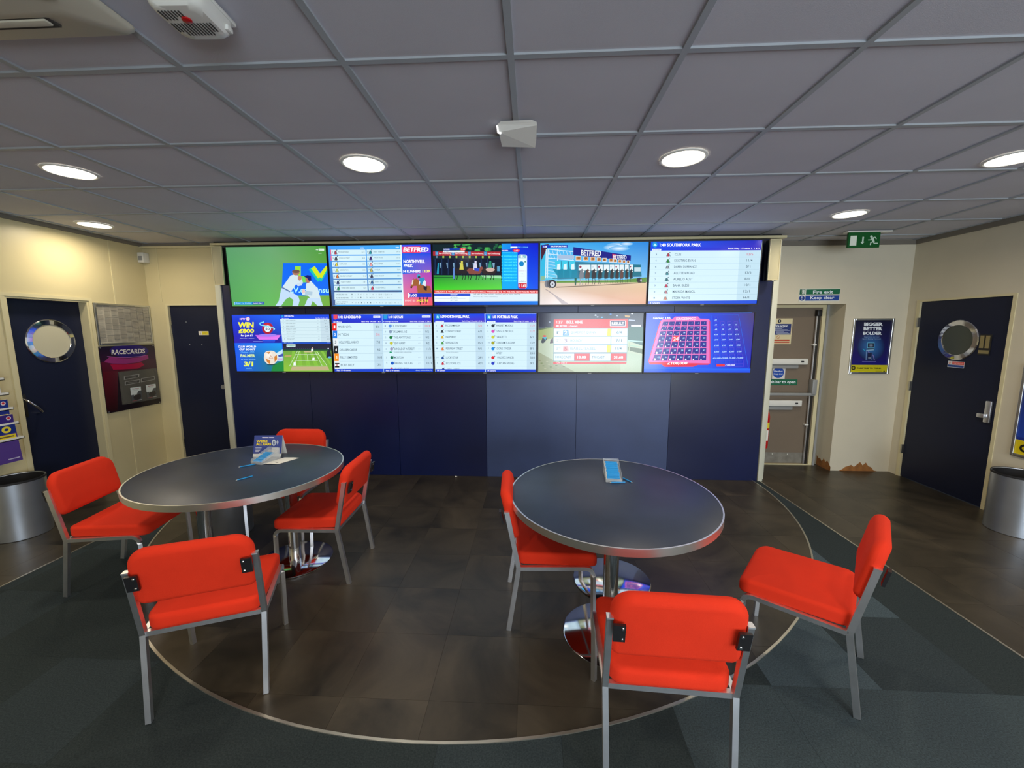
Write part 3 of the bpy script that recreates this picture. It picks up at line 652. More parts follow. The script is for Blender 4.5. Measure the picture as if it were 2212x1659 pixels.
def d_stalls(b):
    b.bg((60,160,225)); b.G([(50,55),(2165,42),(2135,820),(50,780)], [(60,175,235),(40,130,215),(120,190,235),(90,195,225)])
    for x, y, rx, ry in ((1560,120,220,70),(1480,150,190,60),(1600,170,200,50),(1740,80,130,35)): b.glow(x,y,rx,ry,(225,238,250),(80,170,228),16)
    b.P([(60,95),(220,75),(180,170),(70,400)], (70,30,50)); b.P([(60,430),(180,170),(150,700),(60,690)], (50,180,220)); b.P([(60,700),(150,690),(150,760),(60,790)],(130,180,150))
    b.G([(50,790),(2130,770),(2115,1232),(48,1255)], [(200,180,160),(200,170,130),(190,120,50),(222,212,210)]); b.P([(380,800),(1500,780),(2130,720),(2130,815),(380,860)], (90,140,50)); b.G([(50,830),(2130,815),(2115,1232),(48,1255)], [(212,196,178),(222,196,160),(196,120,44),(228,218,216)])
    b.P([(150,955),(180,955),(620,1235),(480,1235),(310,1060)], (165,150,150))
    wh = (215,235,248)
    for x in (170,205,400): b.L([(x,170),(x-10,740)], 16, wh)
    for y in (175,265,345): b.L([(200,y),(720,y+50)], 13, wh)
    for i in range(7): b.L([(220+70*i,190+i*6),(270+70*i,345+i*6)], 9, (190,220,240))
    for i in range(6): b.L([(165,400+60*i),(390,440+60*i)], 8, (190,225,240))
    b.R(395,290,720,370,(160,185,215)); b.L([(300,740),(2030,700)], 12, (50,60,70))
    b.P([(705,135),(1825,305),(1820,410),(703,290)], (20,22,130)); b.T('BETFRED',850,190,1250,300,(225,230,235),.04,.1,dy=20); b.P([(1465,270),(1545,282),(1545,365),(1470,355)],(200,30,60)); b.T('BETFRED',1480,285,1742,362,(225,230,240),.03,.1,dy=18)
    pass
    dx = [760,910,1048,1172,1282,1412,1495,1588,1670,1752]
    for i, x in enumerate(dx):
        w = 88-6*i*.9; y = 318+i*9.5 + (4 if i > 4 else 0); h = 66-3*i; b.R(x-8,y-8,x+w+8,y+h+14,(215,225,230)); b.R(x,y,x+w,y+h,(206,136,70)); b.T(str(10-i),x+w*.2,y+h*.15,x+w*.8,y+h*.85,(80,50,30),.02)
    b.P([(380,400),(1980,480),(2020,560),(2020,700),(390,760)], (40,120,150)); b.P([(300,560),(700,560),(700,730),(420,730)], (20,140,170))
    for i, x in enumerate((340,470,620)): b.P([(x,400),(x+120,400),(x+130,560),(x+20,560)], (60,195,225)); b.P([(x+60,590),(x+160,570),(x+170,730),(x+50,730)], (10,130,160)); b.P([(x+50,470),(x+105,455),(x+110,570),(x+40,570)], wh)
    hx = [870,985,1110,1230,1350,1460,1560,1650,1745,1830]
    for i, x in enumerate(hx):
        s = 1-.05*i; c = [(120,125,135),(90,60,50),(40,34,40),(36,32,38),(40,36,40),(44,36,38),(50,36,36),(96,64,56),(44,38,36),(34,34,40)][i]
        b.P([(x-60*s,480),(x+60*s,480),(x+64*s,590),(x-60*s,590)], (222,234,238)); b.P([(x-64*s,590),(x+64*s,590),(x+60*s,735),(x-60*s,735)], (14,100,120))
        b.P([(x-50*s,700),(x-30*s,590),(x+10*s,555),(x+45*s,600),(x+40*s,740),(x-40*s,750)], c); b.E(x+40*s,610,20*s,18*s,(225,228,225),8); b.E(x-25*s,520,24*s,24*s,[(150,50,80),(225,230,235),(200,215,225)][i % 3],8)
        for q in (-30, 20): b.L([(x+q*s,740),(x+(q+8)*s,800),(x+(q-6)*s,870-i*6)], 12*s, (60,60,56) if i else (150,150,150))
    b.P([(1860,500),(2010,480),(2030,700),(1870,700)], (20,110,130)); b.R(1890,530,2010,610,(190,215,225)); b.E(1990,775,55,50,(28,24,30)); b.E(2020,778,18,30,(170,170,180))
    b.P([(730,740),(775,740),(760,880),(738,880)],(20,90,70)); b.E(190,850,50,72,(120,120,130)); b.E(245,850,60,80,(90,90,100)); b.E(300,850,75,80,(34,34,42)); b.E(296,856,48,52,(200,205,215)); b.E(296,858,16,18,(90,90,100))
    b.L([(370,915),(1300,870),(2110,820)], 16, (120,100,80))
    b.R(85,95,590,148,(10,50,180)); b.T('1:38',108,108,185,142,WH,.03); b.T('SOUTHFORK PARK',252,108,578,138,WH,.03)
tv(3, 0, d_stalls, ((50,55),(2165,42),(2115,1232),(48,1255)), 'wall television showing horses in starting stalls on a sandy track under blue sky')

def race(b, x0, x1, ytop, yh, ybot, title, sub, subr, rows, foot, icon, sc=1., icons=True, ox=.86):
    w = x1-x0
    b.G([(x0,ytop),(x1,ytop),(x1,yh),(x0,yh)], [(14,84,235),(14,66,228),(40,30,190),(20,40,200)])
    b.R(x0,yh,x1,ybot,(206,233,245)); b.R(x0+w*.80,yh,x1,ybot,(188,218,234)); b.R(x0,ybot-27*sc,x1,ybot,(14,60,210))
    b.E(x0+w*.06,ytop+27*sc,w*.035+3,26*sc,icon,14); b.P([(x0+w*.04,ytop+30*sc),(x0+w*.06,ytop+14*sc),(x0+w*.085,ytop+34*sc)], (170,235,255))
    b.T(title, x0+w*.14, ytop+14*sc, x0+w*.14+len(title)*17.5*sc, ytop+42*sc, WH, .03)
    b.R(x0+w*.03,ytop+62*sc,x0+w*.2,ytop+78*sc,(225,238,250)); b.T(subr, x1-w*.42, ytop+60*sc, x1-w*.03, ytop+76*sc, WH, .01)
    n = len(rows)
    for i, (no, nm, od, c) in enumerate(rows):
        y = yh+(ybot-27*sc-yh)*(i+.5)/n; hh = 12*sc
        if i: b.R(x0, yh+(ybot-27*sc-yh)*i/n-1, x1, yh+(ybot-27*sc-yh)*i/n+1, (160,190,205))
        if no: b.T(no, x0+w*.05, y-hh*.8, x0+w*.05+10*len(no)*sc, y+hh*.8, (90,120,150))
        if c: silk(b, x0+w*.165, y, 34*sc, 36*sc, c, (90,100,120) if sum(c) > 200 else c)
        b.T(nm, x0+w*.225, y-hh, x0+w*.225+len(nm)*13.2*sc, y+hh, INK, .004)
        b.T(od, x1-w*.14, y-hh, x1-w*.14+len(od)*13*sc, y+hh, (205,90,110) if i == 0 and n > 6 else INK, .004)
    b.T(foot, x0+w*.03, ybot-22*sc, x0+w*.03+len(foot)*10.5*sc, ybot-6*sc, WH, .01)
def d_list5(b):
    b.bg((206,233,245)); b.P([(170,110),(1395,95),(1378,205),(165,208)], (12,58,215)); b.G([(170,110),(1395,95),(1378,205),(165,208)], [(14,90,240),(40,40,180),(60,40,190),(20,60,225)])
    b.P([(1145,206),(1378,204),(1334,752),(1108,752)], (190,220,235)); b.P([(145,752),(1336,750),(1330,785),(140,785)], (16,76,215))
    b.E(215,142,28,30,(30,150,215),14); b.P([(198,150),(215,128),(235,150),(222,158)], (190,240,255)); b.T('1:40 SOUTHFORK PARK',268,128,722,163,WH,.03); b.P([(185,188),(285,188),(282,207),(182,207)], (225,235,245)); b.T('5 Furlongs',196,192,268,203,(60,100,180))
    b.T('Each-Way 1/5 odds 1, 2 & 3',1018,176,1362,198,WH,.01)
    R_ = [('3','CUIS','12/5',(176,60,80)),('4','EXCITING EVAN','11/4',(50,130,60)),('6','DAREN DURRANCE','5/1',(150,150,160)),('7','ALLITSEN ROAD','13/2',(60,140,150)),('2','AURELIO AUST','8/1',(50,110,120)),('5','BANK BLESS','10/1',(190,50,80)),('8','MAFALDA MANCIL','12/1',(180,110,120)),('1','STORK WHITE','66/1',(200,110,70))]
    for i, (n, t, o, c) in enumerate(R_):
        y = 248+67.2*i; x = 432-4*i; b.L([(165-3.5*i,y-34),(1372-5*i,y-36)], 2, (150,185,205)) if i else None
        b.T(n,222-3*i,y-9,238-3*i,y+9,(90,120,150)); silk(b,362-4.5*i,y,48,44,c,(90,110,120)); b.T(t,x,y-13,x+17.6*len(t),y+13,INK,.006); b.T(o,1225-6.5*i,y-14,1225-6.5*i+17*len(o),y+12,(205,80,110) if i == 0 else INK,.006)
    b.T('8 runners',162,763,272,780,WH,.01)
tv(4, 0, d_list5, ((170,110),(1395,95),(1330,785),(140,785)), 'wall television listing eight runners under a blue banner, top right')

def d_quad(b):
    b.bg((10,60,220)); b.G([(62,98),(1060,95),(1110,682),(125,685)], [(20,60,215),(20,100,240),(20,20,150),(40,20,170)]); b.G([(125,690),(1112,685),(1165,1272),(195,1272)], [(10,90,230),(10,150,240),(10,120,80),(20,80,225)])
    b.T('NIFTY',232,165,350,206,(245,200,235),.03); b.E(402,184,42,42,(240,150,190)); b.E(402,184,30,30,(225,235,245)); b.T('50',386,172,420,196,(40,60,120),.02)
    b.T('WIN',195,250,525,366,YEL,.05); b.T('£800',212,390,535,482,YEL,.05); b.T('for just £1',262,508,500,562,WH,.03); b.T('Match your 3 numbers',242,580,538,598,(220,230,250),.01); b.R(518,650,710,658,(140,160,230))
    b.G([(560,520),(1085,520),(1020,615),(640,615)], [(190,90,220),(220,110,230),(225,120,235),(225,120,235)]); b.E(820,525,190,30,(150,120,235)); b.E(815,380,115,120,(170,20,50),28); b.glow(800,330,90,70,(225,50,70),(175,22,52)); b.E(815,388,68,70,(228,240,245),24); b.T('50',768,365,858,418,(50,60,110),.02)
    b.L([(740,245),(650,270),(660,310),(760,330),(860,345),(940,380)], 20, (120,225,250)); b.P([(935,355),(970,395),(935,430)], (150,230,250)); b.G([(700,620),(980,620),(960,682),(740,682)], [(30,80,220),(30,80,220),(20,40,180),(20,40,180)])
    b.T('CLUB WORLD',205,742,582,784,WH,.04); b.T('CUP BOOST',232,798,568,838,WH,.04); b.T('Chelsea v PSG',265,860,545,896,(110,190,255),.01); b.T('PALMER',262,918,565,978,(215,235,150),.04); b.T('to score anytime',275,1012,572,1044,(140,200,255),.01); b.T('3/1',335,1070,528,1172,(225,235,90),.05); b.T('was 5/2',378,1198,500,1222,(120,200,250),.01); b.R(370,1243,522,1249,(120,180,240))
    b.P([(960,920),(1130,820),(1135,1060),(980,1060)], (190,225,240)); b.P([(1040,940),(1140,900),(1142,960),(1050,980)], (60,80,170)); b.P([(1030,1000),(1145,1000),(1145,1040),(1030,1050)], (190,170,215)); b.P([(940,1140),(1150,1050),(1165,1272),(900,1272)], (16,130,60))
    b.E(890,990,145,145,(226,216,205),28); b.glow(840,930,90,80,(245,240,232),(226,216,205)); b.P([(790,880),(880,865),(850,915)], (200,130,60)); b.P([(960,970),(1010,930),(1020,1020),(970,1080)], (200,120,40)); b.P([(780,1010),(880,1050),(880,1125),(820,1090)], (205,125,50)); b.P([(850,1005),(885,940),(940,1005)], (196,140,110)); b.P([(864,998),(886,955),(925,998)], (230,215,205)); b.E(900,1135,90,10,(20,50,60))
    b.P([(1062,95),(2082,92),(2088,185),(1072,188)], (12,70,225)); b.E(1118,128,24,22,(20,150,225)); b.T('1:45 Only Tips',1160,112,1352,144,WH,.03); b.T('1 Mile 2 Furlongs',1098,166,1245,182,WH,.01); b.T('Each-Way 1/5 odds 1, 2 & 3',1802,160,2060,180,WH,.01)
    b.P([(1072,188),(2088,185),(2118,662),(1125,666)], (204,228,236)); b.P([(1895,186),(2088,185),(2118,662),(1925,662)], (192,214,226))
    nm = ['LITTLE PARADISE','WHITCOMBE NIGHT','SUPER INFINITY','BUNDLE OF CHARM','CELESTIAL ORDER','','LUCKY PLANET','WE CAN PARTY']
    ysr = [220,278,337,396,455,488,543,602]
    for i, t in enumerate(nm):
        y = ysr[i]; x = 1185+i*5
        if i: b.L([(1080+i*6,y-29),(2090+i*4,y-29)], 3, (130,165,185)) if i != 5 else None
        if not t: b.T('MATILDA STREET',x,y-4,x+180,y+4,(120,140,150)); continue
        b.T(t,x,y-10,x+13.5*len(t),y+10,(84,104,118)); b.T(str(i+1),1128+i*5,y-9,1140+i*5,y+9,INK); b.T('6/1',1830+i*4,y-8,1866+i*4,y+8,(130,150,165)); b.T(['5/2','4/1','6/1','13/2','12/1','','16/1','50/1'][i],1978+i*9,y-10,2030+i*9,y+10,(84,104,118))
    b.P([(1125,666),(2118,662),(2120,690),(1128,694)], (14,80,180)); b.T('Race 5 - 10 runners',1162,670,1345,686,(200,225,245)); b.T('Going: GOOD',2040,672,2100,684,(200,225,245))
    b.P([(1130,700),(2120,700),(2135,845),(1145,850)], (22,28,56)); b.R(1212,714,1395,768,(215,235,235)); b.T('Wimbledon',1225,722,1375,758,(20,150,110),.02); b.P([(1140,815),(2135,815),(2135,850),(1145,850)], (16,70,50))
    for i in range(24): b.E(1160+40*i, 790+(i*37 % 18), 9, 7, (60,66,96), 6)
    b.G([(1145,848),(2135,842),(2165,1272),(1165,1272)], [(110,160,60),(100,150,60),(120,180,60),(140,190,60)])
    for i in range(0, 12, 2): b.P([(1330+58*i,850),(1388+58*i,850),(1300+82*(i+1),1160),(1300+82*i,1160)], (128,186,64))
    ln = (215,232,205)
    b.L([(1440,850),(1280,1160)],8,ln); b.L([(1480,850),(1370,1160)],7,ln); b.L([(1790,850),(1950,1160)],7,ln); b.L([(1830,850),(2050,1160)],8,ln); b.L([(1280,1160),(2050,1160)],8,ln); b.L([(1400,922),(1880,918)],5,ln); b.L([(1640,930),(1650,1060)],5,ln); b.L([(1400,1050),(1860,1050)],6,ln); b.P([(1560,855),(1770,855),(1730,880),(1590,880)],(190,180,130)); b.P([(1330,1175),(2060,1170),(2100,1250),(1300,1255)], (186,172,128)); b.P([(1180,940),(1320,930),(1310,975),(1170,975)],(180,160,100))
    for x, y in ((1770,1000),(1385,1100),(1745,810)): b.E(x,y-25,12,12,(200,170,150)); b.P([(x-22,y-10),(x+22,y-10),(x+18,y+22),(x+24,y+50),(x+6,y+50),(x,y+25),(x-10,y+50),(x-26,y+50)], W_)
    b.P([(2040,860),(2110,800),(2140,990),(2030,990)], (20,30,60)); b.E(2100,980,36,20,(90,170,220)); b.E(2070,800,16,14,(190,200,220))
tv(0, 1, d_quad, ((62,98),(2082,92),(2165,1272),(195,1272)), 'wall television split into four, a bingo ball and a football advert at its left')

def d_lists7(b):
    b.bg((206,233,245))
    b.G([(1130,783),(1632,783),(1636,866),(1135,866)], [(14,60,225),(14,74,235),(30,40,200),(20,40,180)]); b.G([(1634,783),(2125,780),(2128,864),(1638,866)], [(14,90,235),(14,74,235),(60,40,190),(30,50,200)])
    b.P([(1150,785),(1192,785),(1190,825),(1170,835),(1152,825)], (226,70,90)); b.T('1:42 SUNDERLAND',1202,796,1426,822,WH,.035); b.R(1546,797,1617,818,(225,232,250)); b.T('PREVIEW',1556,803,1608,813,(90,110,200)); b.T('261 Metres',1150,850,1235,864,WH,.01); b.T('Each-Way 1/4 odds 1 & 2',1430,848,1618,864,WH,.01)
    b.P([(1648,785),(1688,785),(1686,832),(1650,832)], (30,150,215)); b.T('1:40 NAVAN',1698,796,1840,822,WH,.035); b.R(2030,795,2115,816,(225,232,250)); b.T('Handicap',2042,800,2104,811,(90,110,200)); b.T('5 Furlongs 182 Yards',1646,850,1795,862,WH,.01); b.T('Each-Way 1/5 odds 1, 2 & 3',1912,848,2118,862,WH,.01)
    R_ = [('1','MALIBU JOTA','9/4',(222,20,24),WH),('2','HI TYSON','5/6',(20,120,225),WH),('3','HOLLYWELL HARVEY','7/1',(225,232,236),(90,110,120)),('4','DELLSER CASSIE','9/2',(14,20,34),WH),('5','FULLY DEMENTED','10/1',(240,140,20),(255,240,200)),('6','BORIS BILLY','7/1',(235,240,245),(180,40,50))]
    b.P([(1545,868),(1640,868),(1648,1320),(1562,1320)], (186,214,230))
    for i, (n, t, o, c, c2) in enumerate(R_):
        y = 907+75*i; x = 1140+6*i; b.R(x,y-38,x+44,y+37,c); b.T(n,x+15,y-14,x+30,y+14,c2,.03)
        if i == 5:
            b.R(x,y-20,x+44,y-6,(20,20,26)); b.R(x,y+8,x+44,y+24,(20,20,26))
        if i: b.L([(1185,y-38),(1645,y-38)],2,(150,180,195))
        b.T(t,x+58,y-12,x+58+12.2*len(t),y+12,INK,.006); b.T(o,1572+4*i,y-12,1572+4*i+11.5*len(o),y+12,(226,110,130) if i == 1 else INK,.006)
    R2 = [('1','EL FONTENARO','10/3',(90,140,215)),('3','SKILLMAN AVE','9/2',(130,150,180)),('2','THIS AINT TEXAS','9/2',(10,120,60)),('8','SENO HARRY','9/2',(190,190,60)),('6','BUNDLE OF INTEREST','11/2',(150,150,180)),('7','MCINTOSH','11/1',(20,110,80)),('9','RAISING THE FLAG','11/1',(20,90,190))]
    b.P([(2035,866),(2128,864),(2140,1320),(2052,1320)], (186,214,230)); yy = [898,955,1012,1068,1125,1209,1265]
    for i, (n, t, o, c) in enumerate(R2):
        y = yy[i]; b.T(n,1660+3*i,y-8,1670+3*i,y+8,(90,120,150)); b.E(1715+4*i,y,16,16,c,12); b.E(1734+4*i,y-12,4,5,(60,80,100),6); b.T(t,1744+3*i,y-11,1744+3*i+11.2*len(t),y+11,INK,.006); b.T('6/1',1995,y-5,2018,y+5,(150,170,190)); b.T(o,2062+3*i,y-11,2062+3*i+11.4*len(o),y+11,(226,110,130) if i == 0 else INK,.006); b.L([(1640,y+28),(2136,y+28)],2,(150,180,195))
    b.T('GUINEVERES DREAMING',1760,1152,1930,1162,(110,130,140)); b.E(1722,1157,14,8,(30,150,110),8); b.T('BLUEBELL ROO',1765,1308,1900,1322,(110,130,140)); b.E(1732,1314,14,8,(220,80,80),8)
    b.P([(1165,1320),(2142,1320),(2143,1350),(1170,1348)], (16,64,200)); b.T('Race 10 - 6 runners',1190,1326,1332,1341,WH,.01); b.T('Race 3 - 9 runners',1676,1330,1808,1344,WH,.01); b.T('Going: GOOD/FIRM (PU)',1970,1330,2134,1344,(190,215,245),.01); b.L([(1634,785),(1654,1348)],4,(170,210,240))
tv(1, 1, d_lists7, ((1130,783),(2125,780),(2143,1350),(1170,1345)), 'wall television with two runner lists, coloured number squares down its left edge')

def d_lists8(b):
    b.bg((206,233,245))
    A = [('5','PECKHAM HIGH','5/1',(176,60,80)),('12','CONWAY STREET','6/1',(50,60,70)),('10','HARPURHEY','13/2',(210,170,50)),('6','KENSINGTON','15/2',(80,150,80)),('1','RENFREW STREET','9/1',(215,120,60)),('14','LUCKY STAR','28/1',(40,80,150)),('9','BOLSOVER ICE','40/1',(190,50,70))]
    B = [('1','HARRIET MUCKLE','11/2',(40,50,70)),('6','SINGLE PROFILE','11/2',(210,80,180)),('9','VANZETTI','6/1',(200,200,60)),('14','OAKHAM FLAGSHIP','13/2',(160,160,40)),('7','DORIS SYNDER','8/1',(20,130,215)),('3','WALDECK DANCER','50/1',(215,40,50)),('4','CAPTAIN VIKING','9/1',(40,60,190))]
    for x0, x1, xb0, xb1, ti, rows, extra in ((72,580,92,588,'1:39 NORTHWELL PARK',A,None),(588,1100,595,1097,'1:35 PORTMAN PARK',B,('5','ATLEY','25/1'))):
        b.G([(x0,776),(x1,772),(x1+2,858),(x0+4,860)], [(14,84,235),(14,66,228),(70,40,190),(20,50,205)]); b.P([(x0+ (x1-x0)*.82,858),(x1,858),(xb1,1322),(xb1-(x1-x0)*.18,1322)], (188,216,232))
        b.P([(x0+18,782),(x0+58,782),(x0+56,830),(x0+20,830)], (30,150,215)); b.P([(x0+26,812),(x0+38,792),(x0+52,810),(x0+44,820)], (190,240,255)); b.T(ti,x0+68,790,x0+68+15.2*len(ti),818,WH,.035); b.R(x0+16,846,x0+102,862,(222,234,248)); b.T('6 Furlongs',x0+28,850,x0+90,859,(80,110,190)); b.T('Each-Way 1/4 odds 1, 2 & 3',x1-225,842,x1-10,857,WH,.01)
        yy = [892,948,1005,1062,1120,1207,1264]
        for i, (n, t, o, c) in enumerate(rows):
            y = yy[i]-(2 if x0 > 500 else 0); b.T(n,x0+22+2*i,y-7,x0+22+2*i+8*len(n),y+7,(90,120,150)); silk(b,x0+(84 if x0 < 500 else 78)+1.5*i,y,34,34,c) if x0 < 500 else (b.E(x0+78,y+2,17,16,c,12), b.E(x0+96,y-10,5,6,(70,90,120),6))
            b.T(t,x0+(118 if x0 < 500 else 112)+1.5*i,y-11,x0+(118 if x0 < 500 else 112)+1.5*i+12.0*len(t),y+11,INK,.006); b.T(o,x1-62,y-11,x1-62+11.5*len(o),y+11,(216,110,130) if i == 0 or (i == 1 and x0 > 500) else INK,.006); b.L([(x0+8,y+28),(x1,y+28)],2,(150,180,195))
        if extra: b.T('ATLEY',x0+112,1152,x0+172,1172,INK,.006); b.T('25/1',x1-62,1152,x1-16,1172,INK,.006); b.E(x0+80,1162,15,12,(222,232,240),10)
        else: b.T('TIGHTENING',x0+124,1152,x0+250,1160,(110,130,140)); b.T('TIGHT TYRANT',x0+130,1310,x0+262,1322,(110,130,140)); silk(b,x0+98,1316,30,18,(40,50,110))
        b.P([(xb0,1322),(xb1,1322),(xb1,1348),(xb0,1348)], (14,60,200)); b.T('14 runners',xb0+18,1328,xb0+98,1343,WH,.01)
    b.L([(584,775),(592,1348)],4,(170,210,240))
tv(2, 1, d_lists8, ((70,778),(1100,770),(1097,1348),(90,1348)), 'wall television with two runner lists side by side, bottom row middle')

def d_result(b):
    b.bg((176,190,160)); b.G([(55,65),(2165,50),(2160,330),(60,380)], [(40,50,72),(18,24,44),(30,36,56),(70,76,92)]); b.R(60,70,300,330,(34,38,60))
    for x, y, c in ((1200,95,(210,230,250)),(1500,75,(60,120,190)),(1930,60,(235,240,250)),(1325,138,(80,170,220)),(1240,130,(150,160,180)),(1630,105,(150,160,180)),(280,235,(140,150,170))): b.E(x,y,22,14,c,8)
    b.P([(1780,95),(1890,105),(1870,140),(1790,130)],(190,150,80)); b.L([(1860,190),(1990,200)],22,(170,180,200)); b.R(1910,285,2105,322,(210,218,226))
    b.P([(60,400),(200,345),(360,330),(360,560),(60,600)], (150,165,100)); b.L([(60,390),(360,330)], 24, (90,110,70)); b.P([(1845,330),(2160,330),(2150,700),(1845,600)], (30,90,74)); b.L([(1845,598),(2145,620)], 24, (160,200,190)); b.L([(1845,690),(2140,730)], 20, (150,190,160)); b.P([(1845,720),(2140,760),(2135,860),(1845,790)], (70,90,40)); b.L([(1880,640),(1870,800)],22,(160,180,140))
    b.G([(1840,830),(2135,890),(2120,1225),(1700,1225),(1700,830)], [(170,190,160),(168,188,160),(176,196,170),(190,205,180),(170,190,160)]); b.P([(60,600),(360,640),(360,1000),(60,830)], (176,190,166)); b.P([(60,830),(360,990),(800,1225),(60,1228)], (150,158,128))
    for i in range(14): b.E(90+37*i, 1000+(i*53 % 190), 26, 8, random.choice([(120,120,90),(176,180,150),(100,120,70)]), 7)
    b.P([(110,640),(150,520),(190,495),(235,570),(180,640),(150,660)], (50,60,70)); b.P([(140,540),(170,500),(225,540),(200,590)], (60,170,200)); b.E(180,515,36,20,(205,70,60)); b.P([(300,600),(350,535),(358,650),(290,660)], (70,50,60))
    b.P([(365,185),(1850,165),(1850,350),(360,350)], (222,46,46)); b.T('1:37',408,208,545,264,W_,.03); b.T('BELL VINE',618,204,942,262,W_,.03); b.T('480 METRES   6 Runners',405,294,838,328,W_,.01)
    b.R(1488,202,1798,312,W_); b.R(1498,212,1790,304,(30,44,88)); b.T('RESULT',1522,230,1770,286,W_,.04)
    b.P([(362,352),(1845,348),(1825,1008),(362,1012)], (110,140,155)); cw = (205,232,245)
    for i, (p, sfx, n, c, c2, t, o) in enumerate([('1','st','2',(90,150,215),W_,'QUADPOT QUINN','6/4'),('2','nd','3',(238,240,245),(150,140,160),'HOUNDY','7/1'),('3','rd','5',(226,160,160),(180,90,90),'ISABEL ISABEL','11/4')]):  # third-place square: red paled, with the haze of a glass reflection painted in
        y0 = 368+160*i; y1 = y0+146; b.P([(370,y0),(1500,y0-6),(1498,y1-4),(370,y1)], (214,236,248)); b.P([(1516,y0-6),(1836-5*i,y0-8),(1834-5*i,y1-6),(1512,y1-4)], (206,234,246)); b.T(p,425,y0+50,445,y0+102,INK); b.T(sfx,455,y0+45,498,y0+70,INK); b.P([(555,y0+22),(655,y0+20),(672,y0+134),(545,y0+136)], c); b.T(n,575,y0+38,640,y0+112,c2,.03)
        b.T(t,702,y0+48,702+39*len(t),y0+100,(110,140,160),.004); b.T(o,1620-14*i,y0+40,1725,y0+94,INK,.01)
        if i != 1: b.P([(1440-5*i,y0-4),(1502,y0-4),(1498,y1-4),(1432-4*i,y1-2)], (222,214,40)); b.T('J',1456,y0+60,1472,y0+88,(110,100,30))
    b.P([(370,862),(775,860),(775,1002),(370,1004)], cw); b.T('FORECAST',402,905,716,952,INK,.006); b.P([(780,860),(1084,858),(1082,1002),(782,1002)], (206,28,34)); b.T('13.88',838,905,1014,955,W_,.035); b.P([(1098,858),(1500,856),(1498,1000),(1096,1002)], cw); b.T('TRICAST',1130,905,1382,952,INK,.006); b.P([(1512,856),(1820,854),(1816,1000),(1510,1000)], (206,24,28)); b.T('31.68',1568,902,1752,955,W_,.035)
    b.P([(360,1028),(1825,1022),(1815,1058),(360,1070)], (206,50,50)); b.T('UW 1/4 1-3',432,1034,630,1060,(240,200,205),.02)
tv(3, 1, d_result, ((55,65),(2165,50),(2120,1225),(60,1228)), 'wall television showing a red and white race result table, bottom row')

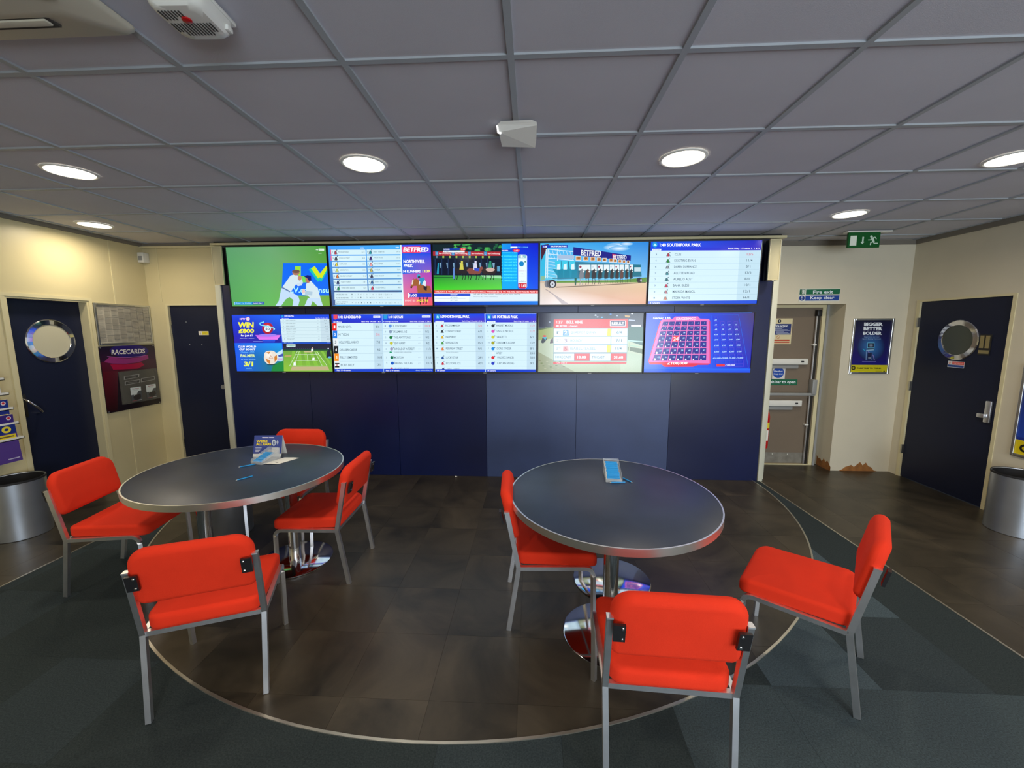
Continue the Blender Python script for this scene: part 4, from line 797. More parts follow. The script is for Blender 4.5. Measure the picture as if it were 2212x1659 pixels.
def d_bingo(b):
    b.bg((8,40,190)); b.G([(90,88),(1300,90),(1250,1200),(45,1190)], [(20,70,220),(10,60,220),(10,80,235),(10,100,240)]); b.G([(1300,90),(2160,95),(2030,1215),(1250,1200)], [(10,60,220),(70,60,110),(10,30,190),(10,80,235)])
    ln = (20,110,240); b.L([(385,135),(1855,135),(2010,1135),(65,1130),(385,135)],6,ln); b.L([(1330,135),(1325,1135)],5,ln); b.L([(100,98),(2120,98)],8,(60,120,250))
    b.T('Game: 185',222,164,555,204,WH,.03)
    b.P([(640,160),(1080,160),(1120,205),(1290,212),(1305,250),(1290,1040),(1250,1065),(1060,1065),(970,1098),(440,1095),(380,1050),(160,1048),(135,1000),(365,240),(400,212),(590,205)], (228,110,190))
    b.G([(135,1000),(1290,1040),(1250,1065),(1060,1065),(970,1098),(440,1095),(380,1050),(160,1048)], [(226,30,60),(226,60,110),(214,30,70),(214,30,70),(230,50,100),(230,30,60),(230,20,30),(230,20,40)]); b.L([(135,1000),(365,240)],14,(240,40,70)); b.L([(1300,250),(1290,1040)],16,(215,50,110)); b.T('KINGSBINGO',660,178,1042,226,(248,228,245),.03,.1)
    ysr = [248,338,428,522,634,748,868,990]; tops = [(408,1248),(382,1246),(355,1243),(330,1240),(300,1236),(270,1232),(238,1228),(200,1222)]
    k = 1
    for r in range(7):
        for c in range(7):
            ta, tb = tops[r], tops[r+1]; g = 9
            xa = ta[0]+(ta[1]-ta[0])*c/7+g; xb = ta[0]+(ta[1]-ta[0])*(c+1)/7-g; xc = tb[0]+(tb[1]-tb[0])*(c+1)/7-g; xd = tb[0]+(tb[1]-tb[0])*c/7+g
            y0, y1 = ysr[r]+5, ysr[r+1]-9
            if k == 24:
                b.P([(xa,y0),(xb,y0),(xc,y1),(xd,y1)], (232,40,60)); b.T('24',xd+14,y0+14,xb-8,y1-10,(255,220,225),.04,.2)
            else:
                b.P([(xa,y0),(xb,y0),(xc,y1),(xd,y1)], (6,20,140)); xm = (xa+xb)/2+14; h = (y1-y0); w = 16+r*1.5
                b.T(str(k), xm-w*(1 if k > 9 else .5), y0+h*.25, xm+w*(1 if k > 9 else .5), y0+h*.55, (170,215,255), .02, .2)
                q = max(4, 6+2.6*r-1.7*c); b.E(xd+22+q, y1-q-4, q, q*1.1, WH, 8)
            k += 1
    b.T('£100,000',482,1006,862,1062,WH,.035,.2)
    vals = [['£1'],['£5','£4','£3','£2'],['£9','£8','£7','£6'],['£25','£20','£15','£10'],['£60','£50','£40','£30'],['£100','£90','£80','£70'],['£500','£250','£200','£150'],['£10,000','£5,000','£2,500','£1,000']]
    yb = [200,290,376,470,566,672,786,905]
    for r, vs in enumerate(vals):
        for c, v in enumerate(vs):
            x = 1412+(124+r*2.9)*c; y = yb[r]; s = 34+r*1.6
            b.L([(x-s,y+s*.7),(x-s,y-s*.8),(x+s,y-s*.8),(x+s,y+s*.7)],5,(90,70,200)); w = 9.5*len(v)+(4 if r < 3 else 8); b.T(v,x-w,y+s*.55,x+w,y+s*.55+22+r,(180,215,255),.03,.15)
    b.L([(1400,985),(1905,985),(1915,1100),(1400,1100),(1400,985)],5,(90,70,210)); b.L([(1400,1048),(1910,1048)],4,(90,70,210))
    for i in range(1,6): b.L([(1400+84*i,985),(1402+84*i,1048)],4,(70,70,210))
    b.R(1404,1055,1560,1096,(226,40,60)); b.T('£100,000',1566,1058,1745,1094,(225,225,250),.03,.15); b.G([(50,1140),(2040,1140),(2030,1215),(45,1190)], [(10,100,240),(10,100,240),(10,60,220),(10,70,220)])
tv(4, 1, d_bingo, ((90,88),(2160,95),(2030,1215),(45,1190)), 'wall television showing a pink bingo number grid on blue, bottom right')

# ================================================================== WALL AND CEILING FITTINGS
def wspeaker(x0, x1, label, flip):
    t = thing('wall_speaker', label, 'speaker', (x0, 4.30, 2.135), 0)
    w = x1-x0
    box('cabinet', .001, .016, .001, w-.001, .085, .395, black_pl, t, bevel=.004)
    box('grille', .008, .0, .008, w-.008, .014, .388, speaker_cream, t, bevel=.003)
    boxes('front_rim', [(0,-.002,0,.008,.016,.396),(w-.008,-.002,0,w,.016,.396),(.008,-.002,0,w-.008,.016,.008),(.008,-.002,.388,w-.008,.016,.396)], cream_trim, t)
    box('bracket', w/2-.02, .085, .12, w/2+.02, .152, .26, black_pl, t)
    disc = box('indicator', w/2-.005, .0, -.008, w/2+.005, .01, .0, white_pl, t)
wspeaker(-3.390, -3.281, 'cream fronted column speaker above the post left of the televisions', 0)
wspeaker(2.331, 2.437, 'cream fronted column speaker above the post right of the televisions', 1)

def snap_frame(parent, W, H, f=.022, t=.016, m=None, name='frame'):
    o = boxes(name, [(0,-t,-H,f,0,0),(W-f,-t,-H,W,0,0),(f,-t,-f,W-f,0,0),(f,-t,-H,W-f,0,-H+f)], m or frame_al, parent)
    md = o.modifiers.new('soft_edges', 'BEVEL'); md.width = .004; md.segments = 2; return o
# notice frame with newspaper page, left wall
t = thing('notice_frame', 'silver frame with a page of small grey newsprint on the left wall', 'notice frame', (XL+.001, 3.92, 1.932), PI/2)
snap_frame(t, .60, .425, .022)
b = Board(.56, .385, ((0,0),(560,0),(560,385),(0,385))); b.bg((196,190,176)); random.seed(11)
for c in range(8):
    x = 6+69*c; y = 6
    while y < 370:
        h = random.choice([8,14,30,44,60]); h = min(h, 376-y); b.R(x, y, x+63, y+h-3, random.choice([(176,170,156),(168,162,150),(182,177,164),(160,155,144)]))
        for q in range(int(h/6)): b.R(x+3, y+2+6*q, x+random.uniform(40,60), y+3.6+6*q, (140,136,126))
        y += h+2
b.R(505,352,550,362,(120,118,112))
b.build('newspaper_page', PRINT, t, (.02, -.004, -.02))
# racecard holder
t = thing('racecard_holder', 'dark RACECARDS board with a clear slip pocket under the newspaper frame', 'poster holder', (XL+.001, 3.912, 1.495), PI/2)
H_ = .685; W2 = .61
b = Board(W2, H_, ((45,650),(760,615),(848,1368),(170,1520))); b.bg((26,14,26))
b.G([(45,650),(760,615),(780,800),(80,850)], [(20,14,40),(30,22,44),(60,30,60),(50,16,50)]); b.G([(80,850),(780,800),(800,960),(100,980)], [(90,16,50),(70,40,60),(60,36,50),(80,10,30)]); b.G([(100,980),(300,960),(300,1480),(165,1500)], [(96,10,30),(90,30,44),(40,10,16),(40,8,16)])
b.E(440,700,250,85,(40,24,110),24); b.P([(200,775),(300,795),(440,798),(560,785),(680,750),(690,800),(560,850),(400,870),(230,870),(120,850)], (150,50,120)); b.P([(200,880),(400,880),(600,850),(640,880),(560,930),(240,950)], (170,16,66)); b.L([(160,775),(300,788),(440,788),(600,770),(660,755)],5,(190,110,200))
b.T('RACECARDS',216,690,645,752,(232,228,222),.03,0,dy=-22)
o = b.build('printed_board', PRINT, t, (0, -.013, 0))
box('backing_board', 0, -.012, -H_, W2, 0, 0, black_pl, t)
pk = box('slip_pocket', .16, -.045, -.62, .575, -.0145, -.27, mat('smoky_acrylic', lin((120,118,110)), .15, alpha=.38), t)
b = Board(.40, .33, ((240,930),(780,905),(790,1350),(300,1430)))
b.bg((88,86,80)); fr = (205,205,205)
for q in (((318,1000),(560,972),(550,1025),(318,1060)), ((332,1090),(572,1062),(562,1115),(330,1150)), ((582,1048),(790,1025),(778,1080),(575,1112))):
    b.P(list(q), fr); cx = sum(p[0] for p in q)/4; cy = sum(p[1] for p in q)/4; b.P([(cx+(x-cx)*.88, cy+(y-cy)*.72) for x, y in q], (38,36,36)); b.R(cx-70,cy-7,cx+70,cy+7,(120,118,116))
o = b.build('slot_labels', PRINT, t, (.168, -.0155, -.28))
for i, (dx, dz) in enumerate(((.235, -.452), (.415, -.447))):
    b = Board(.12, .155, ((0,0),(175,0),(175,215),(0,215))); b.bg((84,88,90)); b.P([(0,0),(175,0),(175,60),(130,62),(90,110),(0,110)], (214,222,222)); b.T('Bet Next',34,14,140,30,(150,50,70),.02); b.R(50,40,120,46,(170,190,190)); b.E(70,120,24,20,(200,210,206),10)
    b.P([(30,150),(60,115),(110,120),(150,105),(165,160),(120,195),(50,190)], (56,52,50)); b.R(10,198,90,206,(150,80,80)); b.R(110,198,165,204,(210,210,205))
    b.build('racecard_slip', PRINT, t, (dx, -.0475, dz))
for dx, dz in ((.015, -.012), (.595, -.012), (.015, -.672), (.595, -.672)): disc_xz('fixing_screw', dx, dz, .006, -.016, -.012, satin_chrome, t, 12)
# PIR sensor in the corner
t = thing('alarm_sensor', 'small white alarm sensor high in the left corner', 'sensor', (-4.342, 4.5, 2.455))
box('casing', -.027, -.045, -.055, .045, .03, .055, white_pl, t, bevel=.008); box('lens', -.012, -.049, -.03, .03, -.044, .015, grey_pl, t, bevel=.002)
# poster on the recess wall
t = thing('framed_poster', 'framed dark blue BIGGER BETTER BOLDER poster with a yellow foot on the recess wall', 'poster', (3.578, 4.819, 1.768))
snap_frame(t, .437, .622, .022)
b = Board(.40, .585, ((350,245),(1230,245),(1105,1475),(235,1480))); b.bg((14,18,60))
b.G([(350,245),(1230,245),(1150,1300),(250,1300)], [(12,16,46),(14,16,52),(20,16,110),(30,20,120)]); b.glow(730,880,330,340,(50,120,190),(16,22,84),24); b.P([(250,1240),(1120,1240),(1118,1305),(248,1305)], (20,14,120))
b.T('BIGGER',560,300,1000,382,W_,.05); b.T('BETTER',550,408,992,488,W_,.05); b.T('BOLDER',538,515,980,592,W_,.05); b.T('Experience our new',568,632,925,654,(160,185,225),.01); b.T('Sports Betting Terminals',528,678,962,700,(160,185,225),.01)
b.R(642,772,815,905,(110,190,225)); b.R(655,785,803,893,(26,36,66)); b.glow(730,840,60,40,(150,170,190),(40,50,80),12); b.L([(540,920),(600,980)],16,(50,170,210)); b.L([(620,960),(800,945)],22,(150,190,220)); b.R(650,905,800,935,(40,60,90)); b.L([(625,985),(618,1190)],16,(120,150,200)); b.L([(660,985),(790,1080),(815,1180)],22,(130,120,190)); b.R(655,1010,760,1170,(24,30,70)); b.R(670,1128,735,1142,(170,190,215)); b.R(525,1215,855,1226,(110,110,190)); b.L([(760,1000),(750,1190)],10,(90,110,170))
b.P([(247,1302),(1118,1302),(1105,1475),(235,1480)], (206,196,24)); b.E(322,1375,48,50,(24,22,20),20); b.E(322,1375,24,24,(206,196,24),14); b.E(322,1375,12,12,(24,22,20),10); b.T('TAKE TIME TO THINK',402,1362,985,1396,(30,28,20),.04); b.R(410,1420,690,1428,(120,112,20)); b.R(845,1442,1010,1450,(120,112,20)); b.E(1048,1452,20,18,(60,56,20),10)
b.build('printed_sheet', PRINT, t, (.019, -.004, -.019))
# second poster, cut by the right edge
t = thing('framed_poster', 'framed blue poster with a yellow foot, cut off by the right edge above the bin', 'poster', (XR-.001, 3.655, 1.36), -PI/2)
snap_frame(t, .60, .79, .024)
b = Board(.56, .75, ((0,0),(560,0),(560,750),(0,750))); b.bg((24,50,150)); b.G([(0,0),(560,0),(560,600),(0,600)], [(16,24,80),(20,30,90),(40,80,190),(30,70,180)]); b.R(0,625,560,750,(230,205,20)); b.E(70,690,34,34,(30,28,20),20); b.E(70,690,16,16,(230,205,20)); b.T('TAKE TIME TO THINK',130,675,520,706,(30,28,20),.04)
b.build('printed_sheet', PRINT, t, (.02, -.004, -.02))
# exit sign on the ceiling
t = thing('exit_sign', 'green hanging exit sign with door, arrow and running figure', 'exit sign', (3.10, 4.35, CEIL))
box('mounting_plate', -.02, -.02, -.012, .40, .05, .002, white_pl, t, bevel=.003)
box('sign_body', 0, .0, -.158, .30, .022, -.012, mat('green_acrylic', lin((10,90,40)), .3), t, bevel=.002)
b = Board(.30, .145, ((1200,145),(1770,135),(1740,460),(1175,465))); b.bg((8,84,34)); q = (190,215,200)
b.P([(1232,215),(1345,210),(1330,418),(1212,420)], (215,228,215)); b.L([(1455,235),(1445,350)],28,q); b.P([(1405,340),(1478,338),(1438,390)], q)
b.E(1602,232,24,26,q,14); b.L([(1622,265),(1640,350)],46,q); b.L([(1625,255),(1670,240),(1690,285)],16,q); b.L([(1600,270),(1590,300),(1540,302)],16,q); b.L([(1640,340),(1648,372),(1715,370)],20,q); b.L([(1630,340),(1590,355),(1582,410)],20,q)
b.build('legend', LITSIGN, t, (0, -.001, -.0125))
# fire exit / keep clear plate
t = thing('safety_sign', 'green and blue Fire exit Keep clear plate above the fire door', 'sign', (2.965, 4.8195, 2.098))
box('plate', 0, -.004, -.14, .438, 0, 0, white_pl, t)
b = Board(.438, .14, ((240,1250),(990,1252),(978,1498),(225,1495))); b.bg((222,226,218)); b.P([(248,1265),(348,1265),(338,1362),(240,1362)], (30,96,66)); b.R(285,1272,330,1352,(220,228,220)); b.E(298,1288,9,9,(30,96,66),8); b.L([(300,1300),(296,1325),(280,1345)],9,(30,96,66)); b.L([(296,1320),(318,1340)],8,(30,96,66))
b.P([(362,1268),(990,1266),(978,1362),(358,1362)], (14,108,74)); b.T('Fire exit',490,1284,860,1352,W_,.02); b.E(286,1432,52,50,(20,56,140),20); b.R(280,1400,292,1442,W_); b.E(286,1460,7,7,W_,8); b.P([(352,1384),(978,1384),(968,1482),(346,1482)], (20,68,160)); b.T('Keep clear',444,1396,885,1472,W_,.02)
b.build('legend', PRINT, t, (0, -.0045, 0))
# smoke alarm
t = thing('smoke_alarm', 'white slatted smoke alarm with a red button on the ceiling', 'smoke alarm', (-1.005, 1.285, CEIL), math.radians(2))
box('base_plate', -.082, -.082, -.012, .082, .082, .001, white_pl, t, bevel=.004)
V, Fc = loft([[(x, y, z) for x, y in rrect(s, s, .028, 6)] for s, z in ((.158, -.012), (.158, -.026), (.150, -.042), (.134, -.052), (.10, -.054))]); mesh('cover', V, Fc, white_pl, t, smooth=True)
sl = [];
for i in range(13):
    x = -.058+.0095*i
    if abs(x) < .065: sl.append((x-.0018, -.004, -.0555, x+.0018, .045 if abs(x) < .045 else .03, -.0535))
for i in range(7):
    x = -.055+.0095*i; sl.append((x-.0018, -.052, -.0555, x+.0018, -.030 + (.012 if i < 4 else 0), -.0535))
boxes('sounder_slots', sl, dark_slot, t)
lathe('test_button', [(.013, -.052), (.013, -.0575), (.0115, -.0585)], red_led, t, 20, loc=(0, -.018, 0))
box('hush_tab', .070, .035, -.045, .084, .06, -.03, white_pl, t, bevel=.003)
# faceted occupancy sensor
t = thing('ceiling_sensor', 'faceted pale grey wedge shaped sensor on the ceiling between two downlights', 'sensor', (-.078, 2.10, CEIL))
V = [(-.072,-.085,0),(.070,-.088,0),(.092,.10,0),(-.088,.10,0), (-.090,-.070,-.008),(.092,-.080,-.006), (-.086,-.046,-.030),(.094,-.068,-.014), (.086,.070,-.054),(-.078,.068,-.047)]
Fc = [(0,1,5,4),(4,5,7,6),(6,7,8),(6,8,9),(1,2,8,7,5),(2,3,9,8),(3,0,4,6,9),(0,3,2,1)]
mesh('casing', V, Fc, white_pl, t); box('base_plate', -.07, -.08, -.003, .08, .09, .001, grey_pl, t)
sweep('light_pipe', [(-.091,-.066,-.010),(-.089,-.046,-.032),(-.075,-.042,-.034)], .004, mat('white_light_pipe', (1,1,1), .3, emis=1.5), t, n=6)
# AC cassette
t = thing('air_conditioner', 'beige ceiling air conditioning cassette with long louvres, top left corner', 'air conditioner', (-1.725, .895, CEIL))
V, Fc = loft([[(x, y, z) for x, y in rrect(s, s, r, 5)] for s, r, z in ((.94, .02, .001), (.955, .025, -.006), (.955, .025, -.012), (.935, .03, -.024), (.74, .03, -.036), (.72, .03, -.040))])
pn = mesh('panel', V, Fc, ac_m, t, smooth=True)
for k in range(4):
    a = k*PI/2; c, s = math.cos(a), math.sin(a)
    o = box('louvre', -.29, .368, -.044, .29, .392, -.034, ac_m, t, bevel=.003, rot=(0, 0, a)); box('air_slot', -.30, .345, -.0385, .30, .405, -.028, dark_slot, t, rot=(0, 0, a))
box('intake_grille', -.25, -.25, -.045, .25, .25, -.036, ac_m, t, bevel=.004)
boxes('grille_slots', [(-.22, -.2+.05*i, -.0465, .22, -.19+.05*i, -.0445) for i in range(9)], dark_slot, t)
# fire extinguisher behind the post
t = thing('fire_extinguisher', 'red fire extinguisher mostly hidden behind the cream post by the fire door', 'fire extinguisher', (2.634, 4.72, .04))
lathe('cylinder', [(.04, .26), (.060, .265), (.064, .29), (.064, .62), (.056, .67), (.03, .725), (.022, .74)], ext_red, t, 24)
lathe('label_band', [(.0648, .50), (.0648, .565)], yellow_m, t, 24, False, False)
boxes('label_print', [(-.03, -.0665, .36, .03, -.060, .48)], paper, t)
box('valve_handle', -.02, -.05, .74, .02, .05, .775, black_pl, t, bevel=.005)
sweep('hose', fillet([(0, -.045, .75), (-.05, -.09, .74), (-.065, -.07, .6), (-.055, -.06, .40)], .03), .009, black_pl, t, n=8)
box('wall_bracket', -.09, -.015, .54, -.060, .015, .60, black_pl, t)

# ================================================================== FURNITURE
# chair: faces +Y, origin on the floor between its feet
def make_chair(label):
    t = thing('side_chair', label, 'chair', group='red fabric chairs on chrome square-tube frames')
    wj, wf, yj, zj, yu, zu, yrf, yff = .226, .219, -.195, .372, -.262, .69, -.255, .215
    s_ = .0105
    for s in (-1, 1):
        sweep('leg', fillet([(s*wf, yff, 0), (s*wj, .205, zj), (s*wj, yj, zj)], .05, 6), s_, satin_chrome, t)
        sweep('leg', [(s*wf, yrf, 0), (s*wj, yj-.004, zj), (s*wj, yu, zu)], s_, satin_chrome, t, b=.0125, up=(0, 1, 0))
        box('cap', s*wj-.0115, yu-.014, zu-.002, s*wj+.0115, yu+.014, zu+.004, satin_chrome, t)
        x0, x1 = sorted((s*(wj-.008), s*(wj-.048)))
        pl = mesh('mounting_plate', [(x0,-.289,.618),(x1,-.289,.618),(x1,-.277,.618),(x0,-.277,.618),(x0,-.304,.688),(x1,-.304,.688),(x1,-.292,.688),(x0,-.292,.688)], BF, black_pl, t)
        for z in (.630, .676):
            yb = -.289-(z-.618)*.21; lathe('bolt', [(.0055, 0), (.005, .003), (.002, .0042)], chrome, pl, 10, loc=(s*(wj-.038), yb, z), rot=(PI/2, 0, 0))
    sweep('crossbar', [(-wj, yj, zj), (wj, yj, zj)], s_, satin_chrome, t)
    sweep('crossbar', [(-wj, .13, zj-.004), (wj, .13, zj-.004)], .008, satin_chrome, t)
    def bs(x, y, z):
        q = max(0, y-.10); return (x*(1+.03*min(1, max(0, (y+.2)/.4))), y, z - q*q*1.6 + .012*(x/.2)**2*(1 if z > .03 else 0))
    pad('seat', .432, .447, .055, .062, red_fab, t, dome=.010, edge=.022, bend=bs, loc=(0, .012, zj+.0065))
    def bb(x, y, z): return (x, y + (.012*(1-(x/.22)**2)*min(1, y/.1) if y > 0 else 0) - (.010*(1-(x/.22)**2) if y < 0 else 0)*min(1, -y/.1), z + .38*x*x)
    o = pad('backrest', .446, .258, .075, .058, red_fab, t, dome=.012, edge=.0285, bend=bb, r2=.035)
    # local pad: x width, y height, z thickness -> stand it up, facing forwards, leaning back
    o.matrix_local = Matrix.Translation((0, -.285, .648)) @ Matrix.Rotation(math.radians(90+11.5), 4, 'X') @ Matrix.Rotation(PI, 4, 'Y')
    return t
chairs = [('red chair pushed in at the left side of the right table', .118, 2.305, -87.5),
          ('red chair seen from behind, nearest the camera at right', .505, 1.539, -3),
          ('red chair turned sideways alone at the far right of the right table', 1.337, 1.956, 51.3),
          ('red chair seen from behind, front left of the left table', -1.519, 1.779, 22.2),
          ('red chair on the right side of the left table, its back to the room middle', -1.463, 2.654, 91.9),
          ('red chair at the far left beside the grey bin', -2.706, 2.49, -80.3),
          ('red chair behind the left table with only its back top showing', -2.03, 3.16, 181)]
c0 = make_chair(chairs[0][0])
for i, (lab, x, y, r) in enumerate(chairs):
    if i == 0: c0.location = (x, y, .0025); c0.rotation_euler = (0, 0, math.radians(r))
    else: dup(c0, (x, y, .0025), math.radians(r), lab)

def make_table(label, cx, cy, rx, ry, bases):
    t = thing('round_table', label, 'table', (cx, cy, .0025), 0, 'dark round tables with steel edges')
    zt = .7375; n = 72
    lathe('tabletop', [(.30, zt-.032), (.992, zt-.032), (.992, zt-.001), (.988, zt), (.30, zt)], table_m, t, n, True, True, sx=rx, sy=ry)
    lathe('steel_edge', [(.985, zt-.036), (1.004, zt-.036), (1.004, zt+.0006), (.991, zt+.0006)], brushed, t, n, False, False, sx=rx, sy=ry)
    box('under_frame', -.33, -.33, zt-.062, .33, .33, zt-.033, under_m, t)
    for bx, by in bases:
        lathe('column', [(.042, .012), (.040, .05), (.040, zt-.060)], chrome, t, 28, loc=(bx, by, 0))
        lathe('base_plate', [(.245, 0), (.250, .003), (.250, .008), (.243, .012), (.05, .0135)], chrome, t, 48, loc=(bx, by, 0))
    return t
make_table('dark slate round table with a steel rim, right side, one pen tray on it', .445, 2.245, .566, .606, [(.085, .315), (-.020, -.175)])
make_table('dark slate round table with a steel rim, left side, carrying a tent card', -1.93, 2.55, .625, .588, [(.215, .15), (-.20, -.13)])

# waste bins
def bin_(label, x, y, r, h):
    t = thing('waste_bin', label, 'bin', (x, y, .0015), 0, 'brushed steel waste bins')
    n = 48
    lathe('body', [(r*.98, 0), (r, .004), (r, h), (r-.004, h+.003), (r-.006, h), (r-.006, .02), (.01, .018)], bin_steel, t, n, True, True)
    lathe('liner', [(r-.008, h*.25), (r-.007, h-.004), (r+.002, h+.005), (r+.003, h-.012)], black_in, t, n, True, False)
    return t
bin_('grey steel waste bin under the leaflet rack at the left edge', -4.185, 2.975, .172, .47)
bin_('steel waste bin standing behind the left table column', -2.50, 3.09, .165, .44)
bin_('grey steel waste bin beside the right-hand blue door', 3.972, 3.395, .172, .485)

# ---- leaflet rack on the left wall
rk = thing('leaflet_rack', 'stepped white leaflet rack on the left wall beside the blue toilet door', 'leaflet rack', (XL+.001, 2.45, 0), PI/2)
boxes('side_rail', [(.0, -.03, .62, .01, 0, 1.45), (.62, -.03, .62, .63, 0, 1.45)], white_pl, rk)
tiers = [(.78, .14), (.90, .115), (1.02, .09), (1.14, .07), (1.26, .05)]
for z, d in tiers:
    boxes('shelf', [(0, -d-.05, z, .63, -.0, z+.006), (0, -d-.05, z, .63, -d-.047, z+.022), (0, -d-.05, z, .003, 0, z+.022), (.627, -d-.05, z, .63, 0, z+.022)], white_pl, rk)
cols = [((60, 40, 130), (235, 215, 50)), ((30, 50, 140), (240, 220, 60)), ((225, 225, 230), (215, 90, 70)), ((40, 30, 100), (235, 60, 80))]
names = [('purple leaflet hanging in the lowest tier of the white rack', 0), ('blue leaflet with a yellow band in the second tier of the rack', 1), ('white and red leaflet in the fourth tier of the rack', 2), ('dark leaflet with a round badge in the top tier of the rack', 3)]
for (lab, ci), (z, d), hz in zip(names, [tiers[0], tiers[1], tiers[3], tiers[4]], (.20, .20, .17, .16)):
    c, c2 = cols[ci]
    t = thing('leaflet', lab, 'leaflet', (XL+.001+d+.02, 2.45+.43, z+.008), PI/2)
    box('paper_stack', 0, .0, 0, .17, .012, hz, paper, t)
    b = Board(.17, hz, ((0,0),(170,0),(170,200),(0,200))); b.bg(c); b.E(140,28,16,16,(235,220,230)); b.E(140,28,9,9,(205,40,60)); b.T('5' if ci % 2 else '2', 20,30,70,100,c2,.04); b.R(10,118,160,150,c2 if ci != 2 else (225,150,130)); b.R(18,128,150,138,c); b.R(60,180,150,188,(200,195,225))
    b.build('printed_cover', PRINT, t, (0, -.001, hz))
t = thing('leaflet', 'long purple leaflet hanging off the front of the rack over the bin', 'leaflet', (XL+.20, 2.86, .61), PI/2)
box('paper_sheet', 0, .0, 0, .18, .002, .30, paper, t)
b = Board(.18, .30, ((0,0),(180,0),(180,300),(0,300))); b.bg((84,60,140)); b.R(0,0,180,70,(20,44,130)); b.E(120,36,30,26,(236,216,60)); b.E(120,36,14,10,(20,44,130)); b.R(8,76,172,112,(232,210,50)); b.R(20,88,160,98,(110,90,60)); b.R(90,268,165,276,(190,185,215))
b.build('printed_cover', PRINT, t, (0, -.001, .30)); t.rotation_euler = (math.radians(-4), 0, PI/2)
t = thing('wall_poster', 'blue grey poster strip behind the leaflet rack at the left edge', 'poster', (XL+.001, 2.45, 1.86), PI/2)
snap_frame(t, .62, .40, .02); b = Board(.585, .365, ((0,0),(585,0),(585,365),(0,365))); b.bg((70,84,120)); b.G([(0,0),(585,0),(585,365),(0,365)], [(90,100,130),(120,130,150),(60,70,110),(40,40,90)]); b.build('printed_sheet', PRINT, t, (.018, -.004, -.018))

# ---- things on the tables
TZ = .7405
# tent card on the left table
t = thing('tent_card', "blue and white WE'RE ALL EARS tent card on the left table", 'card', (-2.035, 2.79, TZ), math.radians(4))
w_, h_, d_ = .205, .150, .085
sl_ = math.atan2(d_/2, h_)
V = [(0,0,0),(w_,0,0),(w_,d_/2,h_),(0,d_/2,h_),(w_,d_,0),(0,d_,0),(0,.0015,0),(w_,.0015,0),(w_,d_/2,h_-.004),(0,d_/2,h_-.004),(w_,d_-.0015,0),(0,d_-.0015,0)]
mesh('folded_card', V, [(0,1,2,3),(3,2,4,5),(6,9,8,7),(9,11,10,8),(0,3,9,6),(3,5,11,9),(1,7,8,2),(2,8,10,4)], paper, t)
L_ = math.hypot(h_, d_/2)
b = Board(w_, L_, ((655,250),(1340,240),(1310,765),(615,765))); b.bg((54,72,150)); b.P([(618,690),(1312,690),(1310,765),(615,765)], (235,236,232))
b.R(840,288,995,310,(235,230,245)); b.R(1008,286,1130,308,(220,216,240)); b.T("WE'RE",700,355,970,415,(248,222,30),.05); b.T('ALL EARS',692,425,1062,488,(248,222,30),.05)
b.E(1125,420,48,78,(200,212,222),18); b.E(1128,425,26,48,(70,84,140),14); b.E(1132,420,12,26,(200,212,222),10)
for i, r in enumerate((26, 46, 66)): b.L([(1180+r*math.cos(a)*.8, 412+r*math.sin(a)) for a in (-.9,-.45,0,.45,.9)], 10, (220,228,236))
for i in range(4): b.R(680,540+30*i,830-20*i,552+30*i,(220,224,236))
b.R(1080,540,1245,690,(215,218,222))
b.build('printed_face', PRINT, t, (0, -.0006, h_), None).matrix_local = Matrix.Translation((0, d_/2-.0008, h_+.0002)) @ Matrix.Rotation(-sl_, 4, 'X')
def pen(name, label, loc, rz, grp, rx=0, L=.09, ry=0):
    t = thing(name, label, 'pen', loc, rz, grp); t.rotation_euler = (rx, ry, rz)
    lathe('barrel', [(.0022, 0), (.0036, .006), (.0036, L)], pen_blue, t, 8, rot=(0, PI/2, 0)); lathe('tip', [(.0008, -.008), (.0022, 0)], white_pl, t, 8, rot=(0, PI/2, 0)); return t
def tray(label, x, y, rz, L=.17, W=.088, zb=.055, zf=.012):
    """open sloping dispenser: front (low) at y=0, back (high) at y=L"""
    t = thing('pen_tray', label, 'pen holder', (x, y, TZ), rz)
    th = .003
    def side(x0):
        V = [(x0,0,0),(x0+th,0,0),(x0,0,zf+.02),(x0+th,0,zf+.02),(x0,L,0),(x0+th,L,0),(x0,L,zb+.02),(x0+th,L,zb+.02)]
        return mesh('side_panel', V, [(0,2,6,4),(1,5,7,3),(0,1,3,2),(4,6,7,5),(2,3,7,6),(0,4,5,1)], acrylic, t)
    side(0); side(W-th)
    mesh('floor_panel', [(th,0,zf),(W-th,0,zf),(W-th,L,zb),(th,L,zb),(th,0,zf-.002),(W-th,0,zf-.002),(W-th,L,zb-.002),(th,L,zb-.002)], BF, acrylic, t)
    box('front_lip', 0, -.003, 0, W, .0, zf+.012, acrylic, t); box('back_panel', 0, L, 0, W, L+.003, zb+.02, acrylic, t)
    box('base_panel', 0, 0, 0, W, L, .002, acrylic, t)
    return t
def fill(x, y, rz, n, L, W, zb, zf, q0, q1, grp, lab):
    for i in range(n):
        q = q0+(q1-q0)*i/max(1, n-1); ly = L*q; lz = zf+(zb-zf)*q+.0048+random.uniform(0, .0015); a = random.uniform(-.05, .05); lx = .010+random.uniform(-.003, .003)
        c, s = math.cos(rz), math.sin(rz)
        pen('betting_pen', lab, (x+c*lx-s*ly, y+s*lx+c*ly, TZ+lz), rz+a, grp, L=W-.022)
tray('clear pen dispenser holding rows of blue pens on the right table', .445, 2.405, math.radians(-5), .215, .098, .060, .012)
fill(.445, 2.405, math.radians(-5), 22, .215, .098, .060, .012, .05, .93, 'blue pens in the right dispenser', 'short blue pen lying in the clear dispenser on the right table')
tray('clear pen dispenser with few blue pens before the tent card', -1.945, 2.645, math.radians(-14), .15, .098, .060, .010)
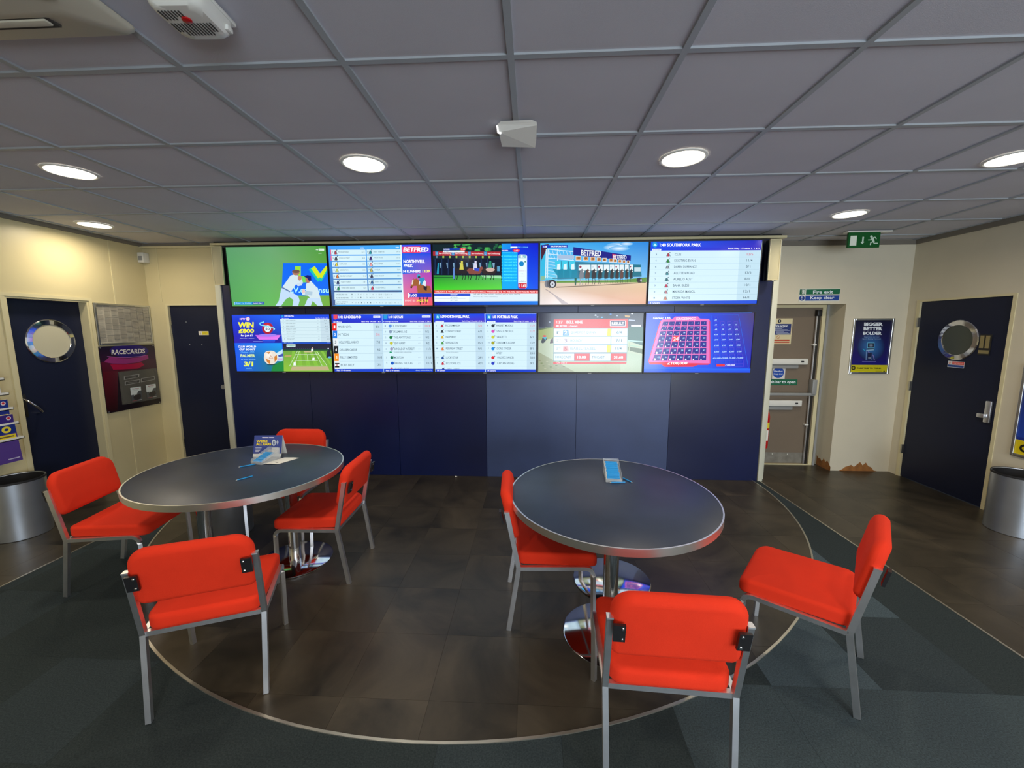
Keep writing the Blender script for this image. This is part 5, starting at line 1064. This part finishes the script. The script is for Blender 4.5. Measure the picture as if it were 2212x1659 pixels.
fill(-1.945, 2.645, math.radians(-14), 13, .15, .098, .060, .010, .03, .72, 'blue pens in the left dispenser', 'short blue pen lying in the clear dispenser on the left table')
z = TZ+.0038
pen('betting_pen', 'loose blue pen touching the left dispenser', (-1.968, 2.565, z), math.radians(42), None, L=.09)
pen('betting_pen', 'loose blue pen lying alone nearest the front of the left table', (-1.812, 2.330, z), math.radians(56), None, L=.085)
pen('betting_pen', 'loose blue pen sticking out to the right of the right dispenser', (.598, 2.402, z), math.radians(118), None, L=.075)
pen('betting_pen', 'blue pen lying along the front edge of the right dispenser', (.475, 2.392, z), math.radians(4), None, L=.085)
V = [(-1.84,2.64,0),(-1.715,2.645,0),(-1.63,2.79,0),(-1.75,2.80,0)]
pp = thing('betting_slip', 'white printed slip under the left dispenser, a short line of print on it', 'paper', (-1.825, 2.695, TZ))
V = [(-.045,-.06,.0004),(.02,-.062,.004),(.075,-.058,.0006),(.145,.085,.0006),(.10,.09,.002),(.03,.09,.0004)]
mesh('sheet', V+[(x, y, z+.0006) for x, y, z in V], [(0,1,4,5),(1,2,3,4),(6,11,10,7),(7,10,9,8),(0,6,7,1),(1,7,8,2),(2,8,9,3),(3,9,10,4),(4,10,11,5),(5,11,6,0)], paper, pp)
boxes('print_mark', [(.042,-.035,.0035,.062,-.031,.0042),(.10,.068,.0015,.118,.072,.0024)], black_pl, pp)
# litter on the floor
def litter(x, y, s, label, zb):
    random.seed(int(abs(x)*100)); bm = bmesh.new(); bmesh.ops.create_icosphere(bm, subdivisions=2, radius=s)
    for v in bm.verts: v.co = Vector((v.co.x*random.uniform(.7, 1.2), v.co.y*random.uniform(.5, .8), v.co.z*random.uniform(.3, .6)+s*.3))
    mn = min(v.co.z for v in bm.verts)
    for v in bm.verts: v.co.z -= mn
    me = bpy.data.meshes.new('crumpled_paper'); bm.to_mesh(me); bm.free()
    tag(link('crumpled_paper', me, paper, None, (x, y, zb), (0, 0, .4)), label, 'litter')
litter(-2.05, 3.42, .022, 'small crumpled white paper on the floor under the left table', .0025)
litter(-.86, 4.41, .014, 'tiny scrap of white paper at the foot of the navy wall', .0025)
